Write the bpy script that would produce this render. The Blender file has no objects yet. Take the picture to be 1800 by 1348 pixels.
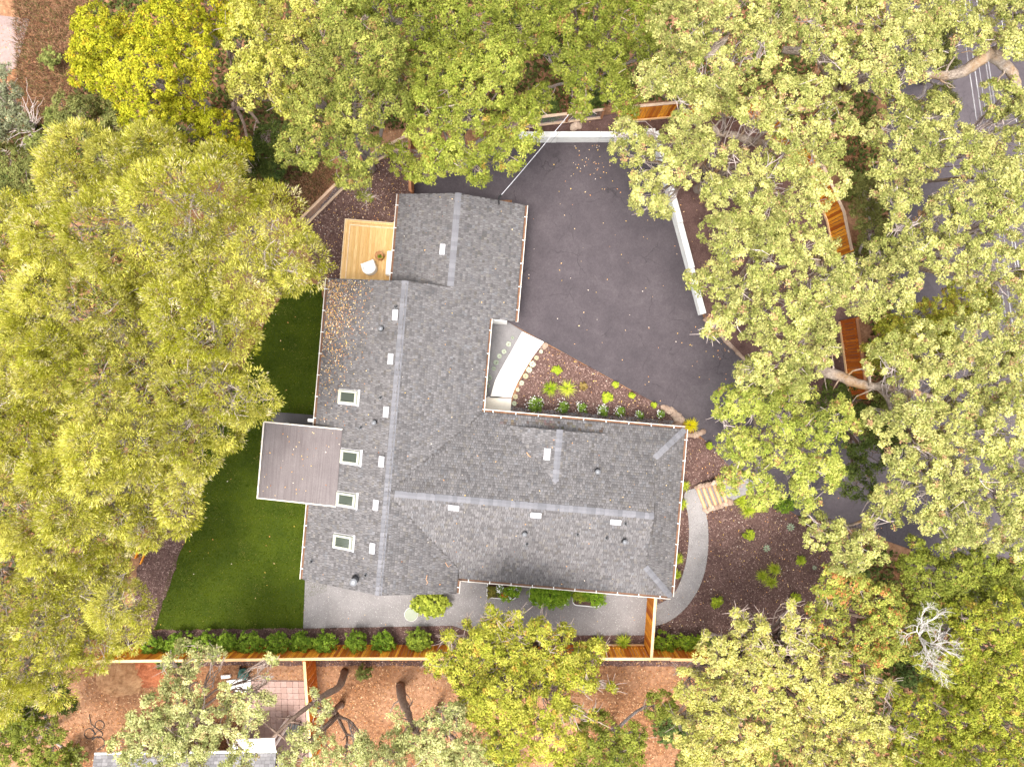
import bpy, bmesh, math, random
import numpy as np
from mathutils import Vector, Matrix

R = random.Random(7)
NP = np.random.default_rng(11)
rad = math.radians
scene = bpy.context.scene
COL = scene.collection

# ------------------------------------------------------------------ camera, sky, sun, exposure
CAM_H, FPX = 36.0, 1250.0            # flying height in metres, focal length in pixels of a 1800 px wide frame
cam_data = bpy.data.cameras.new("drone_camera")
cam_data.sensor_width = 36.0
cam_data.lens = FPX / 1800.0 * 36.0
cam_data.clip_start = 0.5
cam_data.clip_end = 800.0
cam = bpy.data.objects.new("drone_camera", cam_data)
COL.objects.link(cam)
cam.location = (0, 0, CAM_H)
cam.rotation_euler = (0, 0, 0)
scene.camera = cam

SUN_EL, SUN_AZ = 76.0, 215.0         # compass azimuth, picture top is north
world = bpy.data.worlds.new("World")
scene.world = world
world.use_nodes = True
nt = world.node_tree
nt.nodes.clear()
sky = nt.nodes.new("ShaderNodeTexSky")
sky.sky_type = 'NISHITA'
sky.sun_disc = False
sky.sun_elevation = rad(SUN_EL)
sky.sun_rotation = rad(SUN_AZ)
sky.dust_density = 3.0
hsv = nt.nodes.new("ShaderNodeHueSaturation")     # thin high cloud takes most of the blue out
hsv.inputs["Saturation"].default_value = 0.06
bg = nt.nodes.new("ShaderNodeBackground")
bg.inputs["Strength"].default_value = 0.15
wo = nt.nodes.new("ShaderNodeOutputWorld")
nt.links.new(sky.outputs[0], hsv.inputs["Color"])
nt.links.new(hsv.outputs[0], bg.inputs["Color"])
nt.links.new(bg.outputs[0], wo.inputs["Surface"])

sun_data = bpy.data.lights.new("sun", 'SUN')
sun_data.energy = 1.4
sun_data.angle = rad(20.0)
sun_data.color = (1.0, 0.93, 0.84)
sun = bpy.data.objects.new("sun", sun_data)
COL.objects.link(sun)
sun.rotation_euler = (rad(90 - SUN_EL), 0, rad(180 - SUN_AZ))
sun.location = (0, 0, 60)

vs = scene.view_settings
vs.view_transform = 'Standard'
vs.look = 'None'
vs.exposure = 2.0
vs.gamma = 1.0
vs.use_curve_mapping = False
try:
    scene.cycles.max_bounces = 8
    scene.cycles.transparent_max_bounces = 6
    scene.cycles.caustics_reflective = False
    scene.cycles.caustics_refractive = False
except Exception:
    pass

# ------------------------------------------------------------------ helpers
def W(px, py, z=0.0):
    """plan position (metres) of a point surveyed in the 1800 x 1348 aerial, at height z"""
    k = (CAM_H - z) / FPX
    return ((px - 900.0) * k, (674.0 - py) * k, z)

def Wv(px, py, z=0.0):
    return Vector(W(px, py, z))

def tag(o, label=None, cat=None, group=None, kind=None):
    if label: o["label"] = label
    if cat: o["category"] = cat
    if group: o["group"] = group
    if kind: o["kind"] = kind
    return o

def empty(name, loc=(0, 0, 0), rz=0.0):
    o = bpy.data.objects.new(name, None)
    o.empty_display_size = 0.3
    COL.objects.link(o)
    o.location = loc
    o.rotation_euler = (0, 0, rz)
    return o

def link(name, me, mat=None, parent=None, loc=None):
    o = bpy.data.objects.new(name, me)
    COL.objects.link(o)
    if mat is not None and len(me.materials) == 0:
        me.materials.append(mat)
    if parent is not None: o.parent = parent
    if loc is not None: o.location = loc
    return o

class MB:
    def __init__(self):
        self.v, self.f = [], []
    def add(self, vs, fs):
        n = len(self.v)
        self.v += [tuple(p) for p in vs]
        self.f += [tuple(i + n for i in f) for f in fs]
        return self
    def box(self, c, s, rz=0.0, tilt=None):
        hx, hy, hz = s[0] / 2, s[1] / 2, s[2] / 2
        m = Matrix.Rotation(rz, 3, 'Z')
        if tilt is not None: m = m @ tilt
        P = [Vector(c) + m @ Vector((x, y, z)) for z in (-hz, hz) for (x, y) in ((-hx, -hy), (hx, -hy), (hx, hy), (-hx, hy))]
        return self.add(P, [(3, 2, 1, 0), (4, 5, 6, 7), (0, 1, 5, 4), (1, 2, 6, 5), (2, 3, 7, 6), (3, 0, 4, 7)])
    def bevel_box(self, c, s, b=0.02, rz=0.0):
        x, y, z = s[0] / 2, s[1] / 2, s[2] / 2
        m = Matrix.Rotation(rz, 3, 'Z')
        lay = [(-z, b), (-z + b, 0), (z - b, 0), (z, b)]
        P = []
        for (zz, i) in lay:
            a, d = x - i, y - i
            for (px, py) in ((-a + b, -d), (a - b, -d), (a, -d + b), (a, d - b), (a - b, d), (-a + b, d), (-a, d - b), (-a, -d + b)):
                P.append(Vector(c) + m @ Vector((px, py, zz)))
        F = [tuple(reversed(range(8))), tuple(range(24, 32))]
        for l in range(3):
            for i in range(8):
                j = (i + 1) % 8
                F.append((l * 8 + i, l * 8 + j, (l + 1) * 8 + j, (l + 1) * 8 + i))
        return self.add(P, F)
    def prism(self, poly, z0, z1):
        n = len(poly)
        area = sum(poly[i][0] * poly[(i + 1) % n][1] - poly[(i + 1) % n][0] * poly[i][1] for i in range(n))
        if area < 0: poly = list(reversed(poly))
        zb = z0 if callable(z0) else (lambda x, y: z0)
        zt = z1 if callable(z1) else (lambda x, y: z1)
        P = [(x, y, zb(x, y)) for x, y in poly] + [(x, y, zt(x, y)) for x, y in poly]
        F = [tuple(reversed(range(n))), tuple(range(n, 2 * n))]
        F += [(i, (i + 1) % n, n + (i + 1) % n, n + i) for i in range(n)]
        return self.add(P, F)
    def tube(self, pts, rads, sides=6, cap=True):
        pts = [Vector(p) for p in pts]
        n = len(pts)
        base = len(self.v)
        ref = Vector((0.31, 0.17, 0.93))
        V = []
        for i, p in enumerate(pts):
            d = (pts[min(i + 1, n - 1)] - pts[max(i - 1, 0)])
            if d.length < 1e-6: d = Vector((0, 0, 1))
            d.normalize()
            a = d.cross(ref)
            if a.length < 1e-3: a = d.cross(Vector((1, 0, 0)))
            a.normalize()
            b = d.cross(a)
            r = rads[i] if hasattr(rads, "__len__") else rads
            for k in range(sides):
                t = 2 * math.pi * k / sides
                V.append(p + a * (math.cos(t) * r) + b * (math.sin(t) * r))
        F = []
        for i in range(n - 1):
            for k in range(sides):
                k2 = (k + 1) % sides
                F.append((i * sides + k, i * sides + k2, (i + 1) * sides + k2, (i + 1) * sides + k))
        if cap:
            F.append(tuple(reversed(range(sides))))
            F.append(tuple((n - 1) * sides + k for k in range(sides)))
        return self.add(V, F)
    def lathe(self, prof, c=(0, 0, 0), sides=20):
        V, F = [], []
        for (r, z) in prof:
            for k in range(sides):
                t = 2 * math.pi * k / sides
                V.append((c[0] + r * math.cos(t), c[1] + r * math.sin(t), c[2] + z))
        for i in range(len(prof) - 1):
            for k in range(sides):
                k2 = (k + 1) % sides
                F.append((i * sides + k, i * sides + k2, (i + 1) * sides + k2, (i + 1) * sides + k))
        F.append(tuple(reversed(range(sides))))
        F.append(tuple((len(prof) - 1) * sides + k for k in range(sides)))
        return self.add(V, F)
    def mesh(self, name, mat=None, smooth=False):
        me = bpy.data.meshes.new(name)
        me.from_pydata(self.v, [], self.f)
        me.update()
        if smooth: me.polygons.foreach_set("use_smooth", [True] * len(me.polygons))
        if mat is not None: me.materials.append(mat)
        return me
    def build(self, name, mat, parent=None, loc=None, smooth=False):
        return link(name, self.mesh(name, mat, smooth), None, parent, loc)

def np_mesh(name, V, F, cols=None, mat=None):
    """V (n,3), F (m,k) all faces with the same corner count; cols (n,3)"""
    me = bpy.data.meshes.new(name)
    V = np.ascontiguousarray(V, dtype=np.float32)
    F = np.ascontiguousarray(F, dtype=np.int32)
    m, k = F.shape
    me.vertices.add(len(V)); me.vertices.foreach_set("co", V.ravel())
    me.loops.add(m * k); me.loops.foreach_set("vertex_index", F.ravel())
    me.polygons.add(m)
    me.polygons.foreach_set("loop_start", np.arange(0, m * k, k, dtype=np.int32))
    me.polygons.foreach_set("loop_total", np.full(m, k, dtype=np.int32))
    if cols is not None:
        at = me.attributes.new("Col", 'FLOAT_COLOR', 'POINT')
        c4 = np.ones((len(V), 4), dtype=np.float32)
        c4[:, :3] = cols
        at.data.foreach_set("color", c4.ravel())
    me.update(calc_edges=True)
    if mat is not None: me.materials.append(mat)
    return me

# ------------------------------------------------------------------ materials
def new_mat(name):
    m = bpy.data.materials.new(name)
    m.use_nodes = True
    t = m.node_tree
    t.nodes.clear()
    out = t.nodes.new("ShaderNodeOutputMaterial")
    b = t.nodes.new("ShaderNodeBsdfPrincipled")
    t.links.new(b.outputs[0], out.inputs["Surface"])
    return m, t, b, out

def noise(t, scale, detail=4.0, rough=0.6, vec=None, dist=0.0):
    n = t.nodes.new("ShaderNodeTexNoise")
    n.inputs["Scale"].default_value = scale
    n.inputs["Detail"].default_value = detail
    n.inputs["Roughness"].default_value = rough
    n.inputs["Distortion"].default_value = dist
    if vec is not None: t.links.new(vec, n.inputs["Vector"])
    return n.outputs["Fac"]

def voro(t, scale, vec=None, feature='F1', out="Distance"):
    n = t.nodes.new("ShaderNodeTexVoronoi")
    n.feature = feature
    n.inputs["Scale"].default_value = scale
    if vec is not None: t.links.new(vec, n.inputs["Vector"])
    return n.outputs[out]

def ramp(t, fac, stops):
    r = t.nodes.new("ShaderNodeValToRGB")
    e = r.color_ramp.elements
    while len(e) < len(stops): e.new(0.5)
    for i, (p, c) in enumerate(stops):
        e[i].position = p
        e[i].color = (c[0], c[1], c[2], 1) if hasattr(c, "__len__") else (c, c, c, 1)
    t.links.new(fac, r.inputs[0])
    return r.outputs[0]

def mix(t, fac, a, b, mode='MIX'):
    m = t.nodes.new("ShaderNodeMixRGB")
    m.blend_type = mode
    for inp, val in ((m.inputs[0], fac), (m.inputs[1], a), (m.inputs[2], b)):
        if hasattr(val, "links") or isinstance(val, bpy.types.NodeSocket): t.links.new(val, inp)
        elif hasattr(val, "__len__"): inp.default_value = (val[0], val[1], val[2], 1)
        else: inp.default_value = val if inp.type == 'VALUE' else (val, val, val, 1)
    return m.outputs[0]

def bump(t, b, height, strength=0.4, dist=0.02):
    n = t.nodes.new("ShaderNodeBump")
    n.inputs["Strength"].default_value = strength
    n.inputs["Distance"].default_value = dist
    t.links.new(height, n.inputs["Height"])
    t.links.new(n.outputs[0], b.inputs["Normal"])

def objvec(t):
    return t.nodes.new("ShaderNodeTexCoord").outputs["Object"]

def mottled(name, c1, c2, s1=0.6, s2=9.0, rough=0.85, speck=None, speck_scale=60, speck_lo=0.0, speck_hi=0.2, bmp=0.3, bscale=40, bdist=0.02):
    m, t, b, _ = new_mat(name)
    v = objvec(t)
    n1 = noise(t, s1, 5, 0.65, v)
    n2 = noise(t, s2, 6, 0.7, v)
    f = mix(t, 0.5, n1, n2)
    c = ramp(t, f, [(0.36, c1), (0.64, c2)])
    if speck is not None:
        vo = voro(t, speck_scale, v)
        k = ramp(t, vo, [(speck_lo, 1.0), (speck_hi, 0.0)])
        n3 = noise(t, speck_scale * 0.35, 2, 0.5, v)
        k2 = mix(t, 1.0, k, ramp(t, n3, [(0.5, 0.0), (0.62, 1.0)]), 'MULTIPLY')
        c = mix(t, k2, c, speck)
    t.links.new(c, b.inputs["Base Color"])
    b.inputs["Roughness"].default_value = rough
    b.inputs["Specular IOR Level"].default_value = 0.2
    bump(t, b, noise(t, bscale, 5, 0.7, v), bmp, bdist)
    return m

def randomised(name, c1, c2, rough=0.7, grain=None, spec=0.3, stretch=(1, 1, 1), gs=8.0, bmp=0.2):
    """colour differs from object to object (Object Info random) with a fine grain"""
    m, t, b, _ = new_mat(name)
    oi = t.nodes.new("ShaderNodeObjectInfo")
    c = ramp(t, oi.outputs["Random"], [(0.0, c1), (1.0, c2)])
    mp = t.nodes.new("ShaderNodeMapping")
    mp.inputs["Scale"].default_value = stretch
    t.links.new(objvec(t), mp.inputs["Vector"])
    off = t.nodes.new("ShaderNodeVectorMath"); off.operation = 'ADD'
    t.links.new(mp.outputs[0], off.inputs[0])
    sc = t.nodes.new("ShaderNodeMath"); sc.operation = 'MULTIPLY'; sc.inputs[1].default_value = 37.0
    t.links.new(oi.outputs["Random"], sc.inputs[0])
    t.links.new(sc.outputs[0], off.inputs[1])
    n = noise(t, gs, 5, 0.65, off.outputs[0])
    if grain is not None:
        c = mix(t, ramp(t, n, [(0.45, 0.0), (0.75, 1.0)]), c, grain)
    t.links.new(c, b.inputs["Base Color"])
    b.inputs["Roughness"].default_value = rough
    b.inputs["Specular IOR Level"].default_value = spec
    bump(t, b, n, bmp, 0.01)
    return m

def attr_mat(name, rough=0.6, transl=0.0, spec=0.25, grain=0.0, gs=40.0):
    """colour read from the mesh's own leaf / tab colours"""
    m, t, b, out = new_mat(name)
    a = t.nodes.new("ShaderNodeAttribute")
    a.attribute_name = "Col"
    c = a.outputs["Color"]
    if grain > 0:
        n = noise(t, gs, 4, 0.7, objvec(t))
        c = mix(t, grain, c, ramp(t, n, [(0.3, 0.35), (0.7, 1.3)]), 'MULTIPLY')
        big = noise(t, 0.5, 4, 0.6, objvec(t))
        c = mix(t, 0.5, c, ramp(t, big, [(0.35, 0.88), (0.65, 1.10)]), 'MULTIPLY')
    t.links.new(c, b.inputs["Base Color"])
    b.inputs["Roughness"].default_value = rough
    b.inputs["Specular IOR Level"].default_value = spec
    if transl > 0:
        tr = t.nodes.new("ShaderNodeBsdfTranslucent")
        t.links.new(mix(t, 1.0, c, (1.15, 1.1, 0.6), 'MULTIPLY'), tr.inputs["Color"])
        mx = t.nodes.new("ShaderNodeMixShader")
        mx.inputs[0].default_value = transl
        t.links.new(b.outputs[0], mx.inputs[1])
        t.links.new(tr.outputs[0], mx.inputs[2])
        t.links.new(mx.outputs[0], out.inputs["Surface"])
    return m

def plain(name, c, rough=0.6, spec=0.3, metal=0.0, var=0.12, s=6.0):
    m, t, b, _ = new_mat(name)
    n = noise(t, s, 5, 0.65, objvec(t))
    lo = tuple(x * (1 - var) for x in c); hi = tuple(min(1, x * (1 + var)) for x in c)
    t.links.new(ramp(t, n, [(0.35, lo), (0.65, hi)]), b.inputs["Base Color"])
    b.inputs["Roughness"].default_value = rough
    b.inputs["Specular IOR Level"].default_value = spec
    b.inputs["Metallic"].default_value = metal
    return m

def ground_mat():
    m, t, b, _ = new_mat("leaf_litter_ground")
    v = objvec(t)
    n1 = noise(t, 0.22, 5, 0.6, v)
    n2 = noise(t, 5.0, 7, 0.75, v)
    base = ramp(t, n2, [(0.32, (0.075, 0.034, 0.017)), (0.52, (0.19, 0.090, 0.045)), (0.70, (0.34, 0.18, 0.095))])
    dirt = ramp(t, n2, [(0.32, (0.19, 0.098, 0.055)), (0.70, (0.36, 0.205, 0.122))])
    c = mix(t, ramp(t, n1, [(0.42, 0.0), (0.6, 1.0)]), base, dirt)
    vo = voro(t, 16.0, v)
    c = mix(t, ramp(t, vo, [(0.05, 0.3), (0.25, 0.0)]), c, (0.40, 0.23, 0.12))
    t.links.new(c, b.inputs["Base Color"])
    b.inputs["Roughness"].default_value = 0.95
    b.inputs["Specular IOR Level"].default_value = 0.1
    bump(t, b, mix(t, 0.5, n2, noise(t, 30, 4, 0.7, v)), 0.8, 0.08)
    return m

def asphalt_mat():
    m, t, b, _ = new_mat("asphalt")
    v = objvec(t)
    n1 = noise(t, 0.16, 5, 0.6, v, 0.6)
    n2 = noise(t, 1.1, 6, 0.7, v, 0.4)
    n3 = noise(t, 45.0, 3, 0.7, v)
    f = mix(t, 0.45, n1, n2)
    c = ramp(t, f, [(0.34, (0.044, 0.037, 0.042)), (0.5, (0.060, 0.050, 0.056)), (0.66, (0.080, 0.068, 0.074))])
    c = mix(t, 0.5, c, ramp(t, n3, [(0.3, 0.55), (0.72, 1.5)]), 'MULTIPLY')
    c = mix(t, 0.35, c, ramp(t, noise(t, 9.0, 5, 0.75, v), [(0.3, 0.6), (0.7, 1.4)]), 'MULTIPLY')
    # hairline cracks, only here and there
    cv = t.nodes.new("ShaderNodeMapping"); cv.inputs["Scale"].default_value = (1, 1, 0)
    t.links.new(v, cv.inputs["Vector"])
    wob = t.nodes.new("ShaderNodeTexNoise"); wob.inputs["Scale"].default_value = 1.2; wob.inputs["Detail"].default_value = 6
    t.links.new(v, wob.inputs["Vector"])
    ad = t.nodes.new("ShaderNodeMixRGB"); ad.blend_type = 'ADD'; ad.inputs[0].default_value = 0.9
    t.links.new(cv.outputs[0], ad.inputs[1]); t.links.new(wob.outputs["Color"], ad.inputs[2])
    e = voro(t, 0.55, ad.outputs[0], 'DISTANCE_TO_EDGE')
    crack = mix(t, 1.0, ramp(t, e, [(0.0, 1.0), (0.012, 0.0)]), ramp(t, noise(t, 0.5, 3, 0.5, v), [(0.5, 0.0), (0.6, 0.8)]), 'MULTIPLY')
    c = mix(t, crack, c, (0.022, 0.02, 0.022))
    # pale dusty scuffs
    sc = ramp(t, noise(t, 2.6, 7, 0.8, v, 1.2), [(0.60, 0.0), (0.72, 0.4)])
    c = mix(t, sc, c, (0.14, 0.12, 0.12))
    t.links.new(c, b.inputs["Base Color"])
    b.inputs["Roughness"].default_value = 0.88
    b.inputs["Specular IOR Level"].default_value = 0.22
    bump(t, b, n3, 0.5, 0.01)
    return m

M = {}
M["ground"] = ground_mat()
M["asphalt"] = asphalt_mat()
M["mulch"] = mottled("mulch", (0.060, 0.033, 0.028), (0.15, 0.088, 0.076), 1.2, 14, 0.95, (0.28, 0.18, 0.15), 22, 0.02, 0.3, 0.9, 22, 0.06)
M["lawn"] = mottled("lawn_soil", (0.022, 0.038, 0.002), (0.050, 0.068, 0.003), 0.8, 12, 0.95, None, bmp=0.6, bscale=60)
M["gravel"] = mottled("pale_gravel", (0.145, 0.133, 0.133), (0.25, 0.234, 0.233), 0.6, 26, 0.9, (0.42, 0.40, 0.395), 26, 0.05, 0.34, 1.0, 30, 0.03)
M["path_gravel"] = mottled("path_gravel", (0.18, 0.168, 0.167), (0.30, 0.282, 0.28), 0.6, 26, 0.9, (0.48, 0.46, 0.45), 26, 0.05, 0.34, 1.0, 30, 0.03)
M["dark_gravel"] = mottled("dark_gravel", (0.11, 0.104, 0.106), (0.22, 0.208, 0.21), 0.7, 26, 0.9, (0.34, 0.325, 0.325), 28, 0.05, 0.3, 0.7, 45, 0.015)
M["concrete"] = mottled("pale_concrete", (0.66, 0.64, 0.61), (0.78, 0.76, 0.73), 0.7, 10, 0.8, None, bmp=0.1, bscale=60, bdist=0.004)
M["landing"] = mottled("cream_landing", (0.70, 0.64, 0.54), (0.80, 0.74, 0.64), 0.9, 9, 0.8, None, bmp=0.1, bscale=60, bdist=0.004)
M["grey_pad"] = mottled("dark_grey_pad", (0.07, 0.065, 0.07), (0.11, 0.10, 0.105), 0.8, 20, 0.85, None)
M["pink_paving"] = mottled("pinkish_paving", (0.17, 0.125, 0.115), (0.26, 0.195, 0.18), 0.5, 7, 0.9, None)
M["shingle"] = attr_mat("roof_shingle", 0.9, 0.0, 0.15, 0.45, 55)
M["cap"] = randomised("ridge_cap_shingle", (0.112, 0.111, 0.122), (0.168, 0.165, 0.18), 0.9, (0.12, 0.12, 0.135), 0.15, (1, 1, 1), 30)
M["underlay"] = plain("roof_edge_dark", (0.07, 0.065, 0.065), 0.9, 0.1)
M["wall"] = plain("white_house_paint", (0.72, 0.71, 0.69), 0.7, 0.2, 0, 0.04)
M["trim"] = plain("white_trim", (0.78, 0.77, 0.75), 0.5, 0.3, 0, 0.04)
M["gutter"] = plain("gutter_lip", (0.62, 0.56, 0.50), 0.5, 0.3, 0, 0.15)
M["gutter_in"] = mottled("gutter_leaf_fill", (0.09, 0.05, 0.035), (0.24, 0.13, 0.08), 2.0, 12, 0.95)
M["membrane"] = None
M["glass"] = None
M["vent"] = plain("pale_vent_metal", (0.42, 0.41, 0.43), 0.45, 0.4, 0, 0.05)
M["galv"] = plain("galvanised_metal", (0.17, 0.175, 0.19), 0.45, 0.5, 0.3, 0.1)
M["black"] = plain("black_pipe", (0.018, 0.018, 0.020), 0.5, 0.3)
M["skyframe"] = plain("cream_skylight_frame", (0.36, 0.37, 0.30), 0.5, 0.3, 0, 0.06)
M["cedar"] = randomised("orange_cedar_board", (0.34, 0.075, 0.004), (0.95, 0.42, 0.035), 0.8, (0.42, 0.10, 0.006), 0.25, (6, 6, 0.7), 5.0)
M["cedar_cap"] = randomised("pale_cedar_cap", (0.66, 0.42, 0.20), (0.78, 0.54, 0.30), 0.7, (0.58, 0.32, 0.13), 0.2, (1, 6, 6), 4.0)
M["red_cedar"] = randomised("dark_cedar_board", (0.28, 0.055, 0.004), (0.72, 0.22, 0.018), 0.8, (0.28, 0.055, 0.006), 0.25, (6, 6, 0.7), 5.0)
M["old_wood"] = randomised("weathered_rail", (0.42, 0.29, 0.20), (0.58, 0.43, 0.31), 0.8, (0.28, 0.17, 0.11), 0.2, (1, 8, 8), 4.0)
M["brown_wood"] = randomised("brown_timber", (0.26, 0.11, 0.05), (0.36, 0.17, 0.085), 0.8, (0.15, 0.06, 0.03), 0.2, (1, 8, 8), 4.0)
M["deck"] = randomised("deck_board", (0.62, 0.38, 0.14), (0.76, 0.52, 0.24), 0.6, (0.56, 0.29, 0.08), 0.3, (9, 0.8, 1), 3.0)
M["deck_edge"] = randomised("pale_deck_edge", (0.74, 0.56, 0.36), (0.80, 0.63, 0.42), 0.55, (0.6, 0.4, 0.2), 0.3, (2, 2, 1), 3.0)
M["white_plank"] = randomised("white_painted_plank", (0.60, 0.60, 0.585), (0.70, 0.70, 0.68), 0.6, (0.45, 0.44, 0.43), 0.25, (1, 1, 4), 3.0)
M["cushion"] = plain("white_cushion", (0.82, 0.81, 0.79), 0.9, 0.1, 0, 0.03)
M["wicker"] = plain("cream_wicker", (0.62, 0.55, 0.45), 0.8, 0.2, 0, 0.1, 40)
M["stump"] = plain("brown_stump", (0.40, 0.19, 0.085), 0.8, 0.2, 0, 0.25, 14)
M["stone"] = randomised("tan_stone", (0.24, 0.16, 0.115), (0.44, 0.335, 0.26), 0.9, (0.16, 0.11, 0.085), 0.15, (1, 1, 1), 6.0, 0.6)
M["log"] = randomised("peeled_log", (0.52, 0.27, 0.14), (0.62, 0.36, 0.21), 0.8, (0.40, 0.19, 0.09), 0.2, (1, 8, 8), 4.0)
M["planter"] = plain("white_planter_metal", (0.72, 0.71, 0.69), 0.4, 0.4, 0, 0.05)
M["disc"] = plain("pale_green_disc", (0.24, 0.26, 0.20), 0.7, 0.25, 0, 0.05)
M["wire"] = plain("pale_wire", (0.62, 0.62, 0.66), 0.5, 0.4)
M["black_wire"] = plain("dark_cable", (0.03, 0.03, 0.035), 0.6, 0.3)
M["mower"] = plain("dark_green_plastic", (0.02, 0.075, 0.06), 0.4, 0.4)
M["slat"] = randomised("dark_slat", (0.055, 0.06, 0.062), (0.11, 0.115, 0.115), 0.6, None, 0.3)
M["leaf"] = attr_mat("leaf", 0.6, 0.26, 0.10)
M["litter"] = attr_mat("dry_leaf", 0.85, 0.0, 0.1)
M["blade"] = attr_mat("grass_blade", 0.9, 0.2, 0.0)
M["petal"] = plain("white_petal", (0.80, 0.78, 0.76), 0.7, 0.2, 0, 0.05)
M["red_petal"] = plain("red_petal", (0.55, 0.05, 0.02), 0.7, 0.2)

def bark_mat(name, c1, c2, moss=None):
    m, t, b, _ = new_mat(name)
    v = objvec(t)
    n = noise(t, 7.0, 7, 0.75, v, 0.5)
    c = ramp(t, n, [(0.32, c1), (0.66, c2)])
    if moss is not None:
        c = mix(t, ramp(t, noise(t, 0.9, 4, 0.6, v), [(0.48, 0.0), (0.66, 0.75)]), c, moss)
    t.links.new(c, b.inputs["Base Color"])
    b.inputs["Roughness"].default_value = 0.92
    b.inputs["Specular IOR Level"].default_value = 0.1
    bump(t, b, noise(t, 22, 5, 0.7, v), 0.9, 0.05)
    return m
M["bark_oak"] = bark_mat("oak_bark", (0.14, 0.105, 0.085), (0.40, 0.335, 0.28), (0.27, 0.15, 0.05))
M["bark_grey"] = bark_mat("grey_bark", (0.17, 0.14, 0.125), (0.38, 0.34, 0.32))
M["bark_brown"] = bark_mat("brown_bark", (0.13, 0.085, 0.065), (0.30, 0.22, 0.175))
M["twig_pale"] = bark_mat("pale_twig", (0.30, 0.245, 0.23), (0.52, 0.44, 0.41))
M["twig_brown"] = bark_mat("brown_twig", (0.22, 0.165, 0.14), (0.42, 0.34, 0.30))
M["bark_dead"] = bark_mat("bleached_dead_wood", (0.34, 0.31, 0.29), (0.56, 0.53, 0.50))

def membrane():
    m, t, b, _ = new_mat("brown_grey_roll_roofing")
    v = objvec(t)
    n = noise(t, 0.7, 5, 0.6, v); n2 = noise(t, 26, 4, 0.7, v)
    mp = t.nodes.new("ShaderNodeMapping"); mp.inputs["Scale"].default_value = (16, 0.4, 1); t.links.new(v, mp.inputs["Vector"])
    n3 = noise(t, 1.0, 3, 0.6, mp.outputs[0])
    c = ramp(t, mix(t, 0.5, n, n3), [(0.36, (0.105, 0.088, 0.089)), (0.64, (0.155, 0.134, 0.135))])
    c = mix(t, 0.4, c, ramp(t, n2, [(0.3, 0.6), (0.7, 1.4)]), 'MULTIPLY')
    t.links.new(c, b.inputs["Base Color"])
    b.inputs["Roughness"].default_value = 0.85
    b.inputs["Specular IOR Level"].default_value = 0.2
    bump(t, b, n3, 0.2, 0.01)
    return m
M["membrane"] = membrane()
def glass():
    m, t, b, _ = new_mat("skylight_glass")
    b.inputs["Base Color"].default_value = (0.05, 0.06, 0.05, 1)
    b.inputs["Roughness"].default_value = 0.05
    b.inputs["Specular IOR Level"].default_value = 0.7
    bump(t, b, noise(t, 5, 2, 0.5, objvec(t)), 0.15, 0.02)
    return m
M["glass"] = glass()

# ------------------------------------------------------------------ the setting: ground sheets
def sheet(name, pts, z, mat, px=True, label=None):
    """flat polygon surveyed in picture points; z number or one per point"""
    bm = bmesh.new()
    vs_ = []
    for i, p in enumerate(pts):
        zz = z[i] if hasattr(z, "__len__") else z
        vs_.append(bm.verts.new(W(p[0], p[1], zz) if px else (p[0], p[1], zz)))
    f = bm.faces.new(vs_)
    f.normal_update()
    if f.normal.z < 0: f.normal_flip()
    bmesh.ops.triangulate(bm, faces=[f])
    me = bpy.data.meshes.new(name)
    bm.to_mesh(me); bm.free()
    me.materials.append(mat)
    o = link(name, me)
    tag(o, label, None, None, "structure")
    return o

def smooth_line(pts, n=6):
    """Catmull-Rom through the points"""
    out = []
    P = [pts[0]] + list(pts) + [pts[-1]]
    for i in range(1, len(P) - 2):
        p0, p1, p2, p3 = [np.array(P[i + k], float) for k in (-1, 0, 1, 2)]
        for s in range(n):
            t = s / n
            out.append(tuple(0.5 * ((2 * p1) + (-p0 + p2) * t + (2 * p0 - 5 * p1 + 4 * p2 - p3) * t * t + (-p0 + 3 * p1 - 3 * p2 + p3) * t ** 3)))
    out.append(tuple(pts[-1]))
    return out

def jag(pts, amp=2.0, step=9.0, seed=1, closed=True):
    """uneven hand-laid edge: subdivide and jitter"""
    rr = random.Random(seed)
    out = []
    n = len(pts)
    for i in range(n if closed else n - 1):
        a, b = pts[i], pts[(i + 1) % n]
        L = math.hypot(b[0] - a[0], b[1] - a[1])
        k = max(1, int(L / step))
        for s in range(k):
            t = s / k
            j = amp if s else 0
            out.append((a[0] + (b[0] - a[0]) * t + rr.uniform(-j, j), a[1] + (b[1] - a[1]) * t + rr.uniform(-j, j)))
    return out

def big_ground():
    n = 120
    xs = np.linspace(-150, 150, n + 1)
    X, Y = np.meshgrid(xs, xs)
    rr = np.sqrt(X ** 2 + Y ** 2)
    Z = np.where(rr > 34, 0.4 * np.sin(X * 0.13) * np.cos(Y * 0.11) * np.clip((rr - 34) / 20, 0, 1), 0.0)
    V = np.stack([X, Y, Z], -1).reshape(-1, 3)
    i = np.arange(n * (n + 1)).reshape(n, n + 1)[:, :-1].ravel()
    F = np.stack([i, i + 1, i + n + 2, i + n + 1], -1)
    o = link("ground", np_mesh("ground", V, F, None, M["ground"]))
    tag(o, None, None, None, "structure")
big_ground()

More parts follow.
